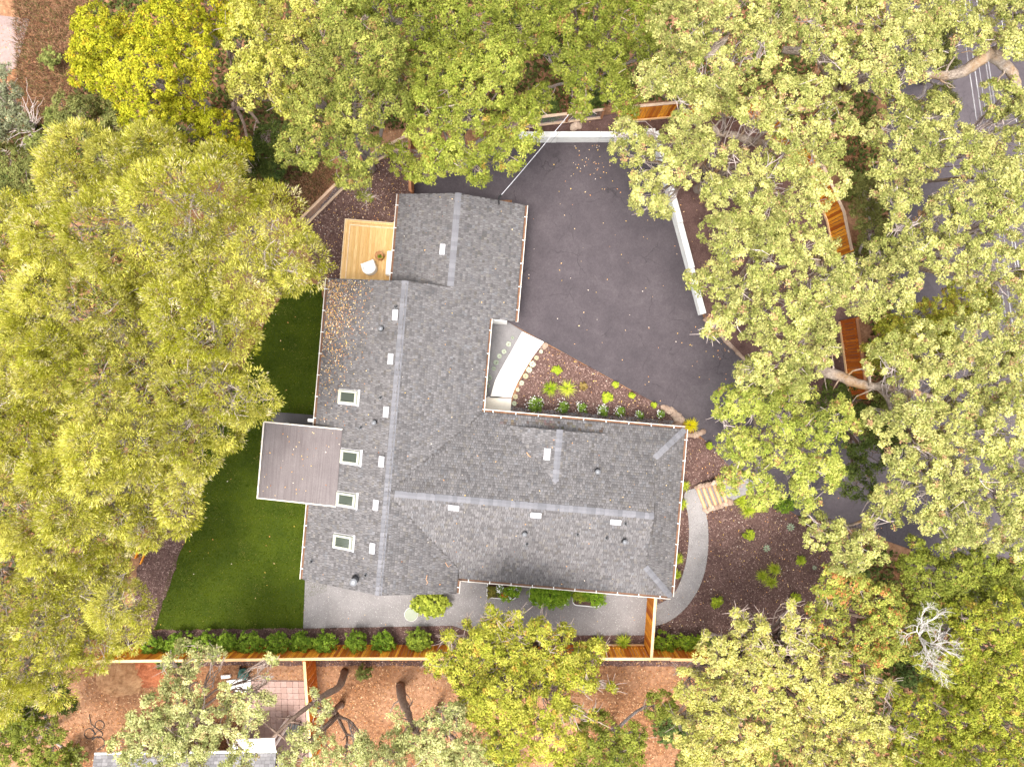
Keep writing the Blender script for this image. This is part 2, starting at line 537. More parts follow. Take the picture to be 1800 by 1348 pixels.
ROAD = [(1556, -250), (1800, -250), (1830, 300), (1850, 700), (1900, 1100), (1640, 1100), (1600, 960), (1570, 700), (1560, 300)]
sheet("road", ROAD, 0.022, M["asphalt"])
DRIVE = [(728, 352), (724, 300), (925, 243), (1146, 240), (1236, 558), (1326, 652), (1440, 740), (1585, 800), (1600, 965), (1500, 930),
         (1400, 905), (1322, 862), (1240, 775), (1196, 733), (955, 600), (893, 566), (900, 352)]
sheet("driveway", DRIVE, 0.034, M["asphalt"])
BED_N = [(925, 238), (925, 214), (1060, 203), (1120, 194), (1240, 186), (1345, 186), (1440, 300), (1480, 390), (1502, 500), (1512, 600), (1520, 700),
         (1440, 736), (1330, 650), (1240, 556), (1152, 236)]
BED_NZ = [0.72, 0.74, 0.75, 0.75, 0.75, 0.75, 0.7, 0.6, 0.5, 0.4, 0.2, 0.12, 0.15, 0.62, 0.72]
sheet("raised_planting_bed", BED_N, BED_NZ, M["mulch"])
BED_NW = jag([(560, 500), (530, 400), (600, 320), (640, 282), (724, 246), (728, 356), (700, 520)], 3, 12, 4)
sheet("northwest_planting_bed", BED_NW, 0.018, M["mulch"])
BED_F = jag([(953, 601), (1196, 733), (1200, 752), (1180, 752), (898, 722), (902, 700), (920, 660)], 1.2, 9, 5)
sheet("front_planting_bed", BED_F, 0.05, M["mulch"])
STRIP = jag([(890, 714), (1040, 727), (1190, 741), (1198, 770), (890, 740)], 1.2, 9, 6)
sheet("gravel_strip", STRIP, 0.058, M["dark_gravel"])
sheet("entry_gravel", [(840, 560), (893, 566), (922, 584), (900, 640), (870, 725), (835, 725)], 0.046, M["dark_gravel"])
BED_E = jag([(1188, 755), (1240, 775), (1322, 862), (1400, 905), (1470, 935), (1500, 1000), (1520, 1170), (1140, 1170), (1140, 1030), (1170, 1030)], 2, 10, 8)
sheet("east_planting_bed", BED_E, 0.016, M["mulch"])
LAWN = jag([(566, 500), (575, 620), (575, 1040), (537, 1050), (533, 1104), (400, 1106), (262, 1107), (300, 1000), (345, 900), (340, 780), (430, 640), (470, 560), (510, 500)], 2.0, 10, 9)
sheet("lawn", LAWN, 0.024, M["lawn"])
BED_W = jag([(230, 1110), (236, 1030), (250, 950), (300, 900), (338, 800), (352, 800), (350, 900), (322, 960), (270, 1106)], 2.0, 10, 10)
sheet("west_planting_bed", BED_W, 0.030, M["mulch"])
BED_S = jag([(200, 1100), (265, 1107), (533, 1103), (800, 1098), (840, 1113), (1140, 1113), (1140, 1170), (200, 1170)], 1.4, 9, 11)
sheet("south_planting_bed", BED_S, 0.014, M["mulch"])
PATIO = [(537, 1000), (1160, 1000), (1152, 1116), (840, 1116), (820, 1108), (796, 1099), (700, 1101), (533, 1104)]
sheet("patio", PATIO, 0.040, M["gravel"])
outer = smooth_line([(1138, 1103), (1175, 1092), (1207, 1066), (1231, 1028), (1243, 982), (1245, 930), (1240, 897)])
inner = smooth_line([(1226, 857), (1203, 868), (1210, 910), (1210, 960), (1200, 1010), (1180, 1048), (1138, 1070)])
sheet("garden_path", outer + inner[0:], 0.052, M["path_gravel"])
sheet("upper_path_landing", [(1263, 848), (1286, 838), (1302, 832), (1330, 850), (1316, 866), (1278, 884)], 0.60, M["gravel"])
# front walk: two poured slabs
wl = smooth_line([(918, 583), (902, 612), (886, 640), (871, 668), (862, 696), (857, 699)], 6)
wr = smooth_line([(898, 727), (899, 700), (908, 676), (920, 654), (936, 628), (956, 601)], 6)
def slab(name, pts, z0, z1, mat):
    mb = MB().prism([W(p[0], p[1], z1)[:2] for p in pts], z0, z1)
    o = mb.build(name, mat)
    tag(o, None, None, None, "structure")
    return o
slab("front_walkway", wl[:-1] + [(857, 697), (899, 699)] + wr[7:], 0.0, 0.12, M["concrete"])
slab("entry_landing", [(846, 698.5), (899, 700.5), (897, 730), (842, 727)], 0.0, 0.15, M["landing"])
sheet("side_pad", [(480, 724), (560, 730), (556, 770), (470, 762)], 0.060, M["grey_pad"])
sheet("neighbour_terrace", [(440, 1194), (536, 1196), (546, 1330), (420, 1330)], 0.020, M["pink_paving"])
sheet("hillside_paving", [(-60, 20), (52, 34), (28, 120), (-60, 150)], 0.020, M["pink_paving"])

# ------------------------------------------------------------------ the house (own axes, turned 4.9 degrees)
ANG = rad(-4.9)
ca, sa = math.cos(rad(4.9)), math.sin(rad(4.9))
def L2W(u, v, z=0.0):
    return Vector((u * ca + v * sa, -u * sa + v * ca, z))
house = empty("house", (0, 0, 0), ANG)
tag(house, "grey shingle-roofed ranch house with white walls in the clearing", "house")
P = 0.37
ZR, UR, VR = 4.05, -5.17, -5.39
zE = lambda u, v: ZR - P * (u - UR)
zW = lambda u, v: ZR + P * (u - UR)
zN = lambda u, v: ZR - P * (v - VR)
zS = lambda u, v: ZR + P * (v - VR)
ZEV = zN(0, -1.45)
zH = lambda u, v: ZEV + P * (8.29 - u)
UG = -3.2
ZG = zE(UG, 0)
zGW = lambda u, v: ZG + P * (u - UG)
UD, VD0, VD1 = 2.35, -1.95, -4.34
ZD = zN(0, VD1)
zDW = lambda u, v: ZD - P * (UD - u)
zDE = lambda u, v: ZD - P * (u - UD)
DW = (ZD - zN(0, VD0)) / P

# name: (polygon, height function, eave axis p, up-slope axis q as (origin, pdir, qdir))
planes = {
    "west_slope": ([(-9.02, -10.0), (UR, -10.0), (UR, 4.18), (-9.02, 4.18)], zW, (-9.02, -10.0), (0, 1), (1, 0), 14.2, 3.86),
    "east_slope": ([(UR, -10.0), (-1.75, -10.0), (-1.75, -8.80), (UR, VR), (-1.23, -1.45), (-1.31, -1.45), (-1.31, 2.95), (-0.10, 2.95), (-0.10, 8.5), (UG, 8.5), (UG, 4.18), (UR, 4.18)],
                   zE, (-0.10, -10.0), (0, 1), (-1, 0), 18.5, 5.08),
    "north_slope": ([(UR, VR), (-1.23, -1.45), (8.29, -1.45), (6.86, -2.88), (6.86, VR)], zN, (-5.2, -1.45), (1, 0), (0, -1), 13.5, 3.95),
    "south_slope": ([(UR, VR), (6.86, VR), (6.86, -7.90), (8.29, -9.33), (-1.75, -9.33), (-1.75, -8.81)], zS, (-5.2, -9.33), (1, 0), (0, 1), 13.5, 3.95),
    "hip_slope": ([(8.29, -1.45), (8.29, -9.33), (6.36, -7.40), (6.36, -3.38)], zH, (8.29, -9.33), (0, 1), (-1, 0), 7.9, 1.95),
    "garage_west_slope": ([(-6.09, 4.12), (UG, 4.12), (UG, 8.5), (-6.09, 8.5)], zGW, (-6.09, 4.1), (0, 1), (1, 0), 4.4, 2.9),
    "dormer_west_slope": ([(UD - DW, VD0), (UD, VD0), (UD, VD1)], zDW, (UD - DW, VD1), (0, 1), (1, 0), 2.4, DW),
    "dormer_east_slope": ([(UD + DW, VD0), (UD, VD0), (UD, VD1)], zDE, (UD + DW, VD1), (0, 1), (-1, 0), 2.4, DW),
}
def inpoly(poly, x, y):
    c = False
    n = len(poly)
    j = n - 1
    for i in range(n):
        xi, yi = poly[i]; xj, yj = poly[j]
        if (yi > y) != (yj > y) and x < (xj - xi) * (y - yi) / (yj - yi) + xi: c = not c
        j = i
    return c

roof_mb = MB()
for nm, (poly, zf, *_r) in planes.items():
    th = 0.16
    roof_mb.prism(poly, (lambda x, y, zf=zf: zf(x, y) - th), (lambda x, y, zf=zf: zf(x, y) - 0.004))
roof = roof_mb.build("roof", M["underlay"], house)

def shingles(nm, poly, zf, org, pd, qd, plen, qlen):
    rr = random.Random(hash(nm) % 1000 if False else sum(map(ord, nm)))
    V, F, C = [], [], []
    step = 0.118
    rows = int(qlen / step) + 1
    for k in range(rows):
        q0 = k * step
        q1 = q0 + step + 0.03
        p = -rr.uniform(0, 0.3)
        while p < plen:
            w = rr.choice((0.09, 0.11, 0.125, 0.145, 0.18))
            pc, qc = p + w / 2, q0 + step / 2
            u = org[0] + pd[0] * pc + qd[0] * qc
            v = org[1] + pd[1] * pc + qd[1] * qc
            if inpoly(poly, u, v):
                edgy = True
                hi = 0.020 + rr.choice((0.0, 0.0, 0.012)) + rr.uniform(0, 0.002)
                lo = 0.004
                g = 0.009
                pts = []
                for (pp, qq, dz) in ((p + g, q0, hi), (p + w - g, q0, hi), (p + w - g, q1, lo), (p + g, q1, lo), (p + g, q0, -0.003), (p + w - g, q0, -0.003)):
                    uu = org[0] + pd[0] * pp + qd[0] * qq
                    vv = org[1] + pd[1] * pp + qd[1] * qq
                    if edgy and not inpoly(poly, uu, vv):           # trim to the rake, hip or valley
                        lo_, hi_ = 0.0, 1.0
                        uc, vc = org[0] + pd[0] * pc + qd[0] * qq, org[1] + pd[1] * pc + qd[1] * qq
                        if inpoly(poly, uc, vc):
                            for _i in range(5):
                                md = (lo_ + hi_) / 2
                                if inpoly(poly, uc + (uu - uc) * md, vc + (vv - vc) * md): lo_ = md
                                else: hi_ = md
                            uu, vv = uc + (uu - uc) * lo_, vc + (vv - vc) * lo_
                    pts.append((uu, vv, zf(uu, vv) + dz))
                n = len(V)
                V += pts
                F += [(n, n + 1, n + 2, n + 3), (n + 4, n + 5, n + 1, n), (n + 5, n + 2, n + 2, n + 1)][:2]
                t = rr.random()
                b = rr.choice((0.100, 0.118, 0.130, 0.138, 0.146, 0.162)) * rr.uniform(0.93, 1.07)
                if t < 0.10: col = (b * 1.05, b * 0.97, b * 0.93)
                elif t < 0.18: col = (b * 0.99, b * 0.97, b * 1.03)
                else: col = (b * 1.03, b * 0.975, b * 1.0)
                if nm == "north_slope" and VD0 + 0.05 < v < -1.55 and -0.6 < u < 5.2:      # rust-brown leaf stains below the cricket
                    pr = 0.8 * min(1.0, (u + 0.6) / 1.6, (5.2 - u) / 1.6) * (0.55 + 0.45 * math.sin(u * 2.3) * math.cos(u * 5.1 + v * 4))
                    if rr.random() < pr: col = (b * rr.uniform(0.8, 0.95), b * rr.uniform(0.62, 0.78), b * rr.uniform(0.52, 0.7))
                C += [col] * 6
            p += w
    F = np.array(F)
    me = np_mesh("shingles", np.array(V), F, np.array(C), M["shingle"])
    o = link("shingles", me, None, roof)
    o["kind"] = "stuff"
    return o
for nm, (poly, zf, org, pd, qd, pl, ql) in planes.items():
    shingles(nm, poly, zf, org, pd, qd, pl, ql)

def zroof(u, v):
    z = -9
    for nm, (poly, zf, *_r) in planes.items():
        if inpoly(poly, u, v): z = max(z, zf(u, v))
    return z if z > 0 else 2.6

def px2roof(px, py):
    """picture point -> house axes on the roof surface"""
    z = 3.2
    for _ in range(8):
        x, y, _z = W(px, py, z)
        u = x * ca - y * sa
        v = x * sa + y * ca
        z = zroof(u, v)
    return u, v, z

# ridge and hip caps, each piece its own
def cap_mesh(k, half=0.15):
    mb = MB()
    L = 0.107
    for (x0, x1, dz0, dz1) in ((-L, L, 0.046, 0.020),):
        pts = [(x0, -half, -half * k + dz0), (x0, 0, dz0), (x0, half, -half * k + dz0),
               (x1, -half, -half * k + dz1), (x1, 0, dz1), (x1, half, -half * k + dz1)]
        low = [(a, b, c - 0.014) for (a, b, c) in pts]
        mb.add(pts + low, [(0, 3, 4, 1), (1, 4, 5, 2), (6, 0, 1, 7), (7, 1, 2, 8), (6, 9, 3, 0), (2, 5, 11, 8), (3, 9, 10, 4), (4, 10, 11, 5)])
    return mb.mesh("ridge_cap", M["cap"])
cap_r, cap_h = cap_mesh(P), cap_mesh(P * 0.72, 0.14)
def caps(a, b, me):
    a, b = Vector(a), Vector(b)
    d = (b - a)
    n = max(2, int(d.length / 0.2))
    d.normalize()
    side = Vector((0, 0, 1)).cross(d).normalized()
    up = d.cross(side)
    m3 = Matrix((d, side, up)).transposed()
    for i in range(n):
        o = link("ridge_cap", me, None, roof)
        p = a + (b - a) * ((i + 0.5) / n)
        m = m3.to_4x4(); m.translation = p + Vector((R.uniform(-.004, .004), R.uniform(-.006, .006), 0))
        o.matrix_local = m
caps((UR, 4.18, ZR), (UR, -10.0, ZR), cap_r)
caps((UR + 0.35, VR, ZR), (6.86, VR, ZR), cap_r)
caps((UG, 8.5, ZG), (UG, 4.22, ZG), cap_r)
caps((UD, VD0 + 0.04, ZD), (UD, VD1, ZD), cap_r)
caps((8.27, -1.47, ZEV + 0.01), (6.88, -2.86, zH(6.88, 0) + 0.01), cap_h)
caps((8.27, -9.31, ZEV + 0.01), (6.88, -7.92, zH(6.88, 0) + 0.01), cap_h)

# walls
wmb = MB()
wmb.prism([(-8.6, -9.6), (-1.9, -9.6), (-1.9, -8.95), (7.85, -8.95), (7.85, -1.9), (-1.75, -1.9), (-1.75, 2.93), (-0.5, 2.93), (-0.5, 8.1), (-5.7, 8.1), (-5.7, 3.8), (-8.6, 3.8)], 0.0, lambda x, y: 2.0 if y > 2.5 and x > -6 else 2.40)
def gable(pts, n):
    """triangular wall between roof slopes: three points, thickness vector n"""
    q = [Vector(p) + Vector(n) for p in pts]
    wmb.add([*pts, *q], [(0, 1, 2), (5, 4, 3), (0, 3, 4, 1), (1, 4, 5, 2), (2, 5, 3, 0)])
gable([(-8.9, -9.58, 2.3), (-1.8, -9.58, 2.3), (UR, -9.58, 3.85)], (0, 0.15, 0))
gable([(-8.9, 3.78, 2.3), (-1.8, 3.78, 2.3), (UR, 3.78, 3.85)], (0, -0.15, 0))
gable([(-5.9, 8.08, 2.0), (-0.4, 8.08, 2.0), (UG, 8.08, 3.12)], (0, -0.15, 0))
gable([(6.44, -3.3, 3.05), (6.44, -7.48, 3.05), (6.44, VR, 3.86)], (-0.12, 0, 0))
gable([(UD - DW + 0.35, VD0 - 0.06, zN(0, VD0) - 0.05), (UD + DW - 0.35, VD0 - 0.06, zN(0, VD0) - 0.05), (UD, VD0 - 0.06, ZD - 0.18)], (0, -0.1, 0))
wall = wmb.build("wall", M["wall"], house)

def opening(name, c, s, axis, mat, panel_mat, parent=wall):
    """framed window or door set on a wall: axis 'u' faces +-u, 'v' faces +-v"""
    w, h = s
    fm = MB(); f = 0.08
    if axis == 'v':
        fm.box((c[0], c[1], c[2] + h / 2), (w + 2 * f, 0.07, f)); fm.box((c[0], c[1], c[2] - h / 2), (w + 2 * f, 0.09, f))
        for sx in (-1, 1): fm.box((c[0] + sx * (w + f) / 2, c[1], c[2]), (f, 0.068, h - f))
        pm = MB().box(c, (w, 0.04, h - f))
    else:
        fm.box((c[0], c[1], c[2] + h / 2), (0.07, w + 2 * f, f)); fm.box((c[0], c[1], c[2] - h / 2), (0.09, w + 2 * f, f))
        for sx in (-1, 1): fm.box((c[0], c[1] + sx * (w + f) / 2, c[2]), (0.068, f, h - f))
        pm = MB().box(c, (0.04, w, h - f))
    o = fm.build(name, mat, parent)
    pm.build("pane" if name == "window" else "panel", panel_mat, o)
opening("window", (7.87, -4.0, 1.5), (1.6, 1.1), 'u', M["trim"], M["glass"])
opening("window", (7.87, -7.2, 1.5), (1.4, 1.1), 'u', M["trim"], M["glass"])
opening("window", (1.0, -8.97, 1.5), (1.8, 1.1), 'v', M["trim"], M["glass"])
opening("window", (5.0, -8.97, 1.5), (1.6, 1.1), 'v', M["trim"], M["glass"])
opening("window", (-5.2, -9.62, 1.4), (1.6, 1.2), 'v', M["trim"], M["glass"])
opening("window", (2.2, -1.88, 1.5), (1.8, 1.2), 'v', M["trim"], M["glass"])
opening("window", (-8.62, 0.5, 1.5), (1.6, 1.1), 'u', M["trim"], M["glass"])
opening("door", (-1.73, -0.9, 1.1), (0.95, 2.05), 'u', M["trim"], M["brown_wood"])
opening("door", (-8.62, -4.6, 1.1), (2.2, 2.05), 'u', M["trim"], M["glass"])
opening("garage_door", (-0.48, 5.7, 0.98), (4.2, 1.85), 'u', M["trim"], M["wall"])

# gutters: channel, lip, hangers
def gutter(a, b, z, outw):
    a, b = Vector((a[0], a[1], z)), Vector((b[0], b[1], z))
    d = (b - a); Ln = d.length; d.normalize()
    o = Vector((outw[0], outw[1], 0))
    mid = (a + b) / 2
    rz = math.atan2(d.y, d.x)
    mb = MB()
    mb.box(mid + o * 0.125 + Vector((0, 0, -0.03)), (Ln, 0.028, 0.12), rz)
    mb.box(mid + o * 0.060 + Vector((0, 0, -0.085)), (Ln, 0.10, 0.012), rz)
    g = mb.build("gutter", M["gutter"], house)
    MB().box(mid + o * 0.060 + Vector((0, 0, -0.064)), (Ln - 0.02, 0.098, 0.028), rz).build("leaf_fill", M["gutter_in"], g)
    n = max(1, int(Ln / 0.98))
    hm = MB().box((0, 0, 0), (0.035, 0.15, 0.012), rz).mesh("hanger", M["trim"])
    for i in range(n):
        h = link("hanger", hm, None, g)
        h.location = a + d * (Ln * (i + 0.5) / n) + o * 0.07 + Vector((0, 0, 0.036))
gutter((-9.02, -10.0), (-9.02, 4.18), zW(-9.02, 0) - 0.05, (-1, 0))
gutter((-1.31, -1.45), (-1.31, 2.95), zE(-1.31, 0) - 0.05, (1, 0))
gutter((-0.10, 2.95), (-0.10, 8.5), zE(-0.10, 0) - 0.05, (1, 0))
gutter((-6.09, 4.2), (-6.09, 8.5), zGW(-6.09, 0) - 0.05, (-1, 0))
gutter((-1.30, -1.45), (8.29, -1.45), ZEV - 0.05, (0, 1))
gutter((-1.75, -9.33), (8.29, -9.33), ZEV - 0.05, (0, -1))
gutter((8.29, -9.33), (8.29, -1.45), ZEV - 0.05, (1, 0))
gutter((-1.75, -10.0), (-1.75, -9.40), zE(-1.75, 0) - 0.05, (1, 0))
dm = MB()
for (u, v, z) in ((-8.75, -9.75, 2.5), (8.0, -9.05, 2.5), (8.0, -1.75, 2.5), (-0.42, 8.2, 2.0)):
    dm.v, dm.f = [], []
    dm.box((u, v, z / 2), (0.08, 0.06, z))
    MB().add(dm.v, dm.f).build("downpipe", M["trim"], house)

# roof furniture
def slope_matrix(u, v, z):
    e = 0.02
    for nm, (poly, zf, *_r) in planes.items():
        if inpoly(poly, u, v) and abs(zf(u, v) - z) < 0.01:
            gx = (zf(u + e, v) - zf(u - e, v)) / (2 * e); gy = (zf(u, v + e) - zf(u, v - e)) / (2 * e)
            n = Vector((-gx, -gy, 1)).normalized()
            down = Vector((-gx, -gy, 0)).normalized()
            x = (down - n * down.dot(n)).normalized()       # local x runs down the slope
            y = n.cross(x)
            m = Matrix((x, y, n)).transposed().to_4x4()
            m.translation = Vector((u, v, z))
            return m
    return Matrix.Translation((u, v, z))

vent_me = MB().bevel_box((0, 0, 0.075), (0.27, 0.50, 0.09), 0.02).mesh("roof_vent", M["vent"])
ventb_me = MB().box((0, 0, 0.018), (0.35, 0.58, 0.016)).mesh("flashing", M["vent"])
for (x, y) in ((779, 439), (696, 554), (688, 631), (680, 724), (672, 811), (662, 887), (656, 963), (962, 798), (798, 891), (942, 904), (1082, 916)):
    u, v, z = px2roof(x, y)
    o = link("roof_vent", vent_me, None, roof)
    m = slope_matrix(u, v, z)
    if x in (962,): m = m
    o.matrix_local = m
    b = link("flashing", MB().box((0, 0, 0.030), (0.31, 0.54, 0.012)).mesh("flashing", M["vent"]), None, o) if x == 962 else None

def skylight(px, py):
    u, v, z = px2roof(px, py)
    s = empty("skylight"); s.parent = house
    s.matrix_local = slope_matrix(u, v, z)
    L_, Wd = 0.98, 0.62
    fm = MB()
    for sy in (-1, 1): fm.bevel_box((0, sy * (Wd / 2 - 0.05), 0.09), (L_, 0.10, 0.16), 0.012)
    fm.bevel_box((L_ / 2 - 0.07, 0, 0.088), (0.14, Wd - 0.2, 0.156), 0.012)
    fm.bevel_box((-L_ / 2 + 0.05, 0, 0.088), (0.10, Wd - 0.2, 0.156), 0.012)
    fm.build("frame", M["skyframe"], s)
    fl = MB()
    fl.box((-L_ / 2 - 0.06, 0, 0.024), (0.10, Wd + 0.16, 0.02))
    for sy in (-1, 1): fl.box((0, sy * (Wd / 2 + 0.03), 0.022), (L_ + 0.1, 0.045, 0.018))
    fl.build("flashing", M["vent"], s)
    MB().box((0.0, 0, 0.10), (L_ - 0.18, Wd - 0.16, 0.02)).build("pane", M["glass"], s)
for p in ((613, 698), (617, 803), (610, 878), (604, 952)): skylight(*p)

def pipe_cap(px, py, r, h, kind):
    u, v, z = px2roof(px, py)
    s = empty("vent_pipe"); s.parent = house
    s.location = (u, v, z)
    if kind == "cap":
        mb = MB().lathe([(r * 0.62, -0.05), (r * 0.62, h), (r, h), (r, h + 0.05), (r * 0.55, h + 0.10), (0.01, h + 0.12)], sides=18)
        mb.build("hood", M["galv"], s, smooth=False)
        MB().lathe([(r * 1.25, 0.0), (r * 0.66, 0.10)], sides=18).build("collar", M["black"], s)
    else:
        MB().lathe([(r, -0.05), (r, h)], sides=12).build("pipe", M["black"], s)
        MB().lathe([(r * 2.2, 0.0), (r * 1.1, 0.06)], sides=12).build("collar", M["galv"], s)
for p in ((671, 578, 0.11, 0.25), (659, 742, 0.11, 0.25), (626, 1017, 0.17, 0.55), (1050, 828, 0.12, 0.22), (922, 937, 0.11, 0.25), (1097, 950, 0.11, 0.28)):
    pipe_cap(*p, "cap")
for p in ((696, 540), (669, 699), (634, 752), (548, 986), (643, 1010), (926, 956), (1015, 939), (1066, 945), (1099, 920)):
    pipe_cap(p[0], p[1], 0.045, 0.30, "pipe")

# patio cover on the west side
pc = MB()
pu0, pu1, pv0, pv1 = -11.34, -7.62, -6.32, -2.80
zc = lambda u, v: 2.74 + (u - pu0) * 0.112 + 0.02
pc.prism([(pu0, pv0), (pu1, pv0), (pu1, pv1), (pu0, pv1)], lambda u, v: zc(u, v) - 0.12, zc)
cover = pc.build("patio_cover", M["membrane"], house)
lap = -11.34
for i, w in enumerate((0.93, 0.93, 0.93, 0.93)):
    MB().prism([(lap + 0.012, pv0 + 0.01), (lap + w - 0.012, pv0 + 0.01), (lap + w - 0.012, pv1 - 0.01), (lap + 0.012, pv1 - 0.01)], lambda u, v: zc(u, v) - 0.02, lambda u, v, i=i: zc(u, v) + 0.016 - 0.012 * (u - lap)).build("roofing_sheet", M["membrane"], cover)
    lap += w
tr = MB()
tr.prism([(pu0 - 0.05, pv1), (pu1, pv1), (pu1, pv1 + 0.05), (pu0 - 0.05, pv1 + 0.05)], lambda u, v: zc(u, v) - 0.16, lambda u, v: zc(u, v) + 0.03)
tr.prism([(pu0 - 0.05, pv0 - 0.05), (pu1, pv0 - 0.05), (pu1, pv0), (pu0 - 0.05, pv0)], lambda u, v: zc(u, v) - 0.16, lambda u, v: zc(u, v) + 0.022)
tr.prism([(pu0 - 0.10, pv0 - 0.06), (pu0 - 0.03, pv0 - 0.06), (pu0 - 0.03, pv1 + 0.06), (pu0 - 0.10, pv1 + 0.06)], lambda u, v: zc(u, v) - 0.15, lambda u, v: zc(u, v) + 0.012)
tr.build("edge_trim", M["gutter"], cover)
MB().box((-8.6, -2.55, 2.35), (1.7, 0.14, 0.2)).build("beam", M["trim"], cover)
for (u, v) in ((-11.1, -6.1), (-11.1, -3.0)):
    MB().box((u, v, 1.33), (0.12, 0.12, 2.66)).build("post", M["trim"], cover)

# ------------------------------------------------------------------ fences and walls
def board_fence(name, top_px, zb, height, label, mat, capmat, side, board=0.148, cat="fence", kick=False):
    """top_px: top line in picture points; zb ground height per point; side = +1/-1 which side of the rails the boards are on"""
    pts = [Wv(p[0], p[1], zb[i] + height) for i, p in enumerate(top_px)]
    for i, p in enumerate(pts): p.z = zb[i]
    root = empty(name, pts[0])
    tag(root, label, cat)
    o = pts[0]
    bme = MB().box((0, 0, height / 2 + 0.02), (board - 0.018, 0.018, height - 0.04)).mesh("board", mat)
    pme = MB().box((0, 0, height / 2), (0.095, 0.095, height)).mesh("post", mat)
    for i in range(len(pts) - 1):
        a, b = pts[i], pts[i + 1]
        d = b - a; Ln = Vector((d.x, d.y)).length
        rz = math.atan2(d.y, d.x)
        n = Vector((-math.sin(rz), math.cos(rz), 0)) * side
        k = max(1, int(Ln / board))
        for j in range(k):
            t = (j + 0.5) / k
            bo = link("board", bme, None, root)
            bo.location = a + d * t - o + n * (0.030 + R.uniform(-0.004, 0.004))
            bo.rotation_euler = (0, R.uniform(-0.006, 0.006), rz)
        np_ = max(1, round(Ln / 2.4))
        for j in range(np_ + (1 if i == len(pts) - 2 else 0)):
            t = j / np_
            po = link("post", pme, None, root)
            po.location = a + d * t - o - n * 0.055
            po.rotation_euler = (0, 0, rz)
        for hz in (0.35, height - 0.3):
            m = (a + b) / 2 - o
            MB().box((0, 0, 0), (Ln, 0.04, 0.09), 0).build("rail", mat, root).matrix_local = Matrix.Translation(m + Vector((0, 0, hz)) - n * 0.0) @ Matrix.Rotation(rz, 4, 'Z') @ Matrix.Rotation(-math.atan2(d.z, Ln), 4, 'Y')
        m = (a + b) / 2 - o
        MB().box((0, 0, 0), (Ln + 0.02, 0.13, 0.04), 0).build("cap_rail", capmat, root).matrix_local = Matrix.Translation(m + Vector((0, 0, height + 0.02)) + n * 0.0) @ Matrix.Rotation(rz, 4, 'Z') @ Matrix.Rotation(-math.atan2(d.z, Ln), 4, 'Y')
        if kick:
            MB().box((0, 0, 0), (Ln, 0.05, 0.14), 0).build("kick_board", M["cedar_cap"], root).matrix_local = Matrix.Translation(m + Vector((0, 0, 0.09)) + n * 0.065) @ Matrix.Rotation(rz, 4, 'Z') @ Matrix.Rotation(-math.atan2(d.z, Ln), 4, 'Y')
    return root

board_fence("board_fence", [(165, 1162), (600, 1157), (1040, 1157)], [0, 0, 0], 1.75, "long orange cedar fence behind the hedge along the south boundary", M["cedar"], M["cedar_cap"], 1)
board_fence("board_fence", [(1040, 1157.5), (1180, 1157.5)], [0, 0], 1.75, "bright orange cedar fence panel behind two grass clumps by the patio", M["cedar"], M["cedar_cap"], 1, kick=True)
board_fence("board_fence", [(1180, 1158.5), (1560, 1162)], [0, 0], 1.75, "orange cedar fence behind three shrubs at the mulch bed's south end", M["cedar"], M["cedar_cap"], 1)
board_fence("side_fence", [(1152.5, 1045), (1145, 1155)], [0, 0], 1.75, "short orange cedar fence closing the patio's east end", M["cedar"], M["cedar_cap"], -1)
board_fence("neighbour_fence", [(535, 1162), (540, 1235), (548, 1345)], [0, 0, 0], 1.75, "dark orange fence running south into the neighbour's yard beside the terrace", M["red_cedar"], M["cedar_cap"], 1)
board_fence("northeast_fence", [(1104, 189), (1200, 180), (1335, 172), (1446, 290), (1483, 372), (1497, 440)], [0.72, 0.74, 0.75, 0.7, 0.6, 0.5], 1.75,
            "orange cedar fence curving under the oaks north of the driveway", M["cedar"], M["old_wood"], -1, kick=True)
board_fence("east_fence", [(1506, 560), (1517, 640), (1524, 700)], [0.45, 0.35, 0.2], 1.75, "red-brown cedar fence panel behind the big bent oak limb", M["red_cedar"], M["brown_wood"], -1, kick=True)
board_fence("northwest_side_fence", [(719, 240), (721, 336)], [0.0, 0.0], 1.6, "narrow brown fence running north from the garage corner", M["brown_wood"], M["brown_wood"], -1)

def rail_fence(name, top_px, zb, height, label):
    pts = [Wv(p[0], p[1], zb + height) for p in top_px]
    for p in pts: p.z = zb
    root = empty(name, pts[0]); tag(root, label, "fence")
    o = pts[0]
    for i in range(len(pts) - 1):
        a, b = pts[i] - o, pts[i + 1] - o
        d = b - a; Ln = d.length; rz = math.atan2(d.y, d.x)
        for hz in (0.12, height - 0.05):
            MB().box((0, 0, 0), (Ln, 0.13, 0.05)).build("rail", M["old_wood"], root).matrix_local = Matrix.Translation((a + b) / 2 + Vector((0, 0, hz))) @ Matrix.Rotation(rz, 4, 'Z')
        k = max(1, round(Ln / 2.2))
        for j in range(k + 1):
            MB().box((0, 0, height / 2), (0.10, 0.10, height)).build("post", M["brown_wood"], root).matrix_local = Matrix.Translation(a + d * (j / k)) @ Matrix.Rotation(rz, 4, 'Z')
        mb = MB()
        for j in range(int(Ln / 0.10)):
            p = a + d.normalized() * (j * 0.10)
            mb.tube([p + Vector((0, 0, 0.14)), p + Vector((0, 0, height - 0.08))], 0.0035, 3, False)
        for hz in np.arange(0.22, height - 0.1, 0.10):
            mb.tube([a + Vector((0, 0, hz)), b + Vector((0, 0, hz))], 0.0035, 3, False)
        mb.build("wire_mesh", M["galv"], root)
rail_fence("rail_fence", [(518, 394), (601, 312)], 0.0, 1.25, "weathered rail and wire fence crossing the mulch beside the pine")
rail_fence("rail_fence", [(642, 276), (718, 236)], 0.0, 1.25, "weathered rail fence under the trees northwest of the garage")
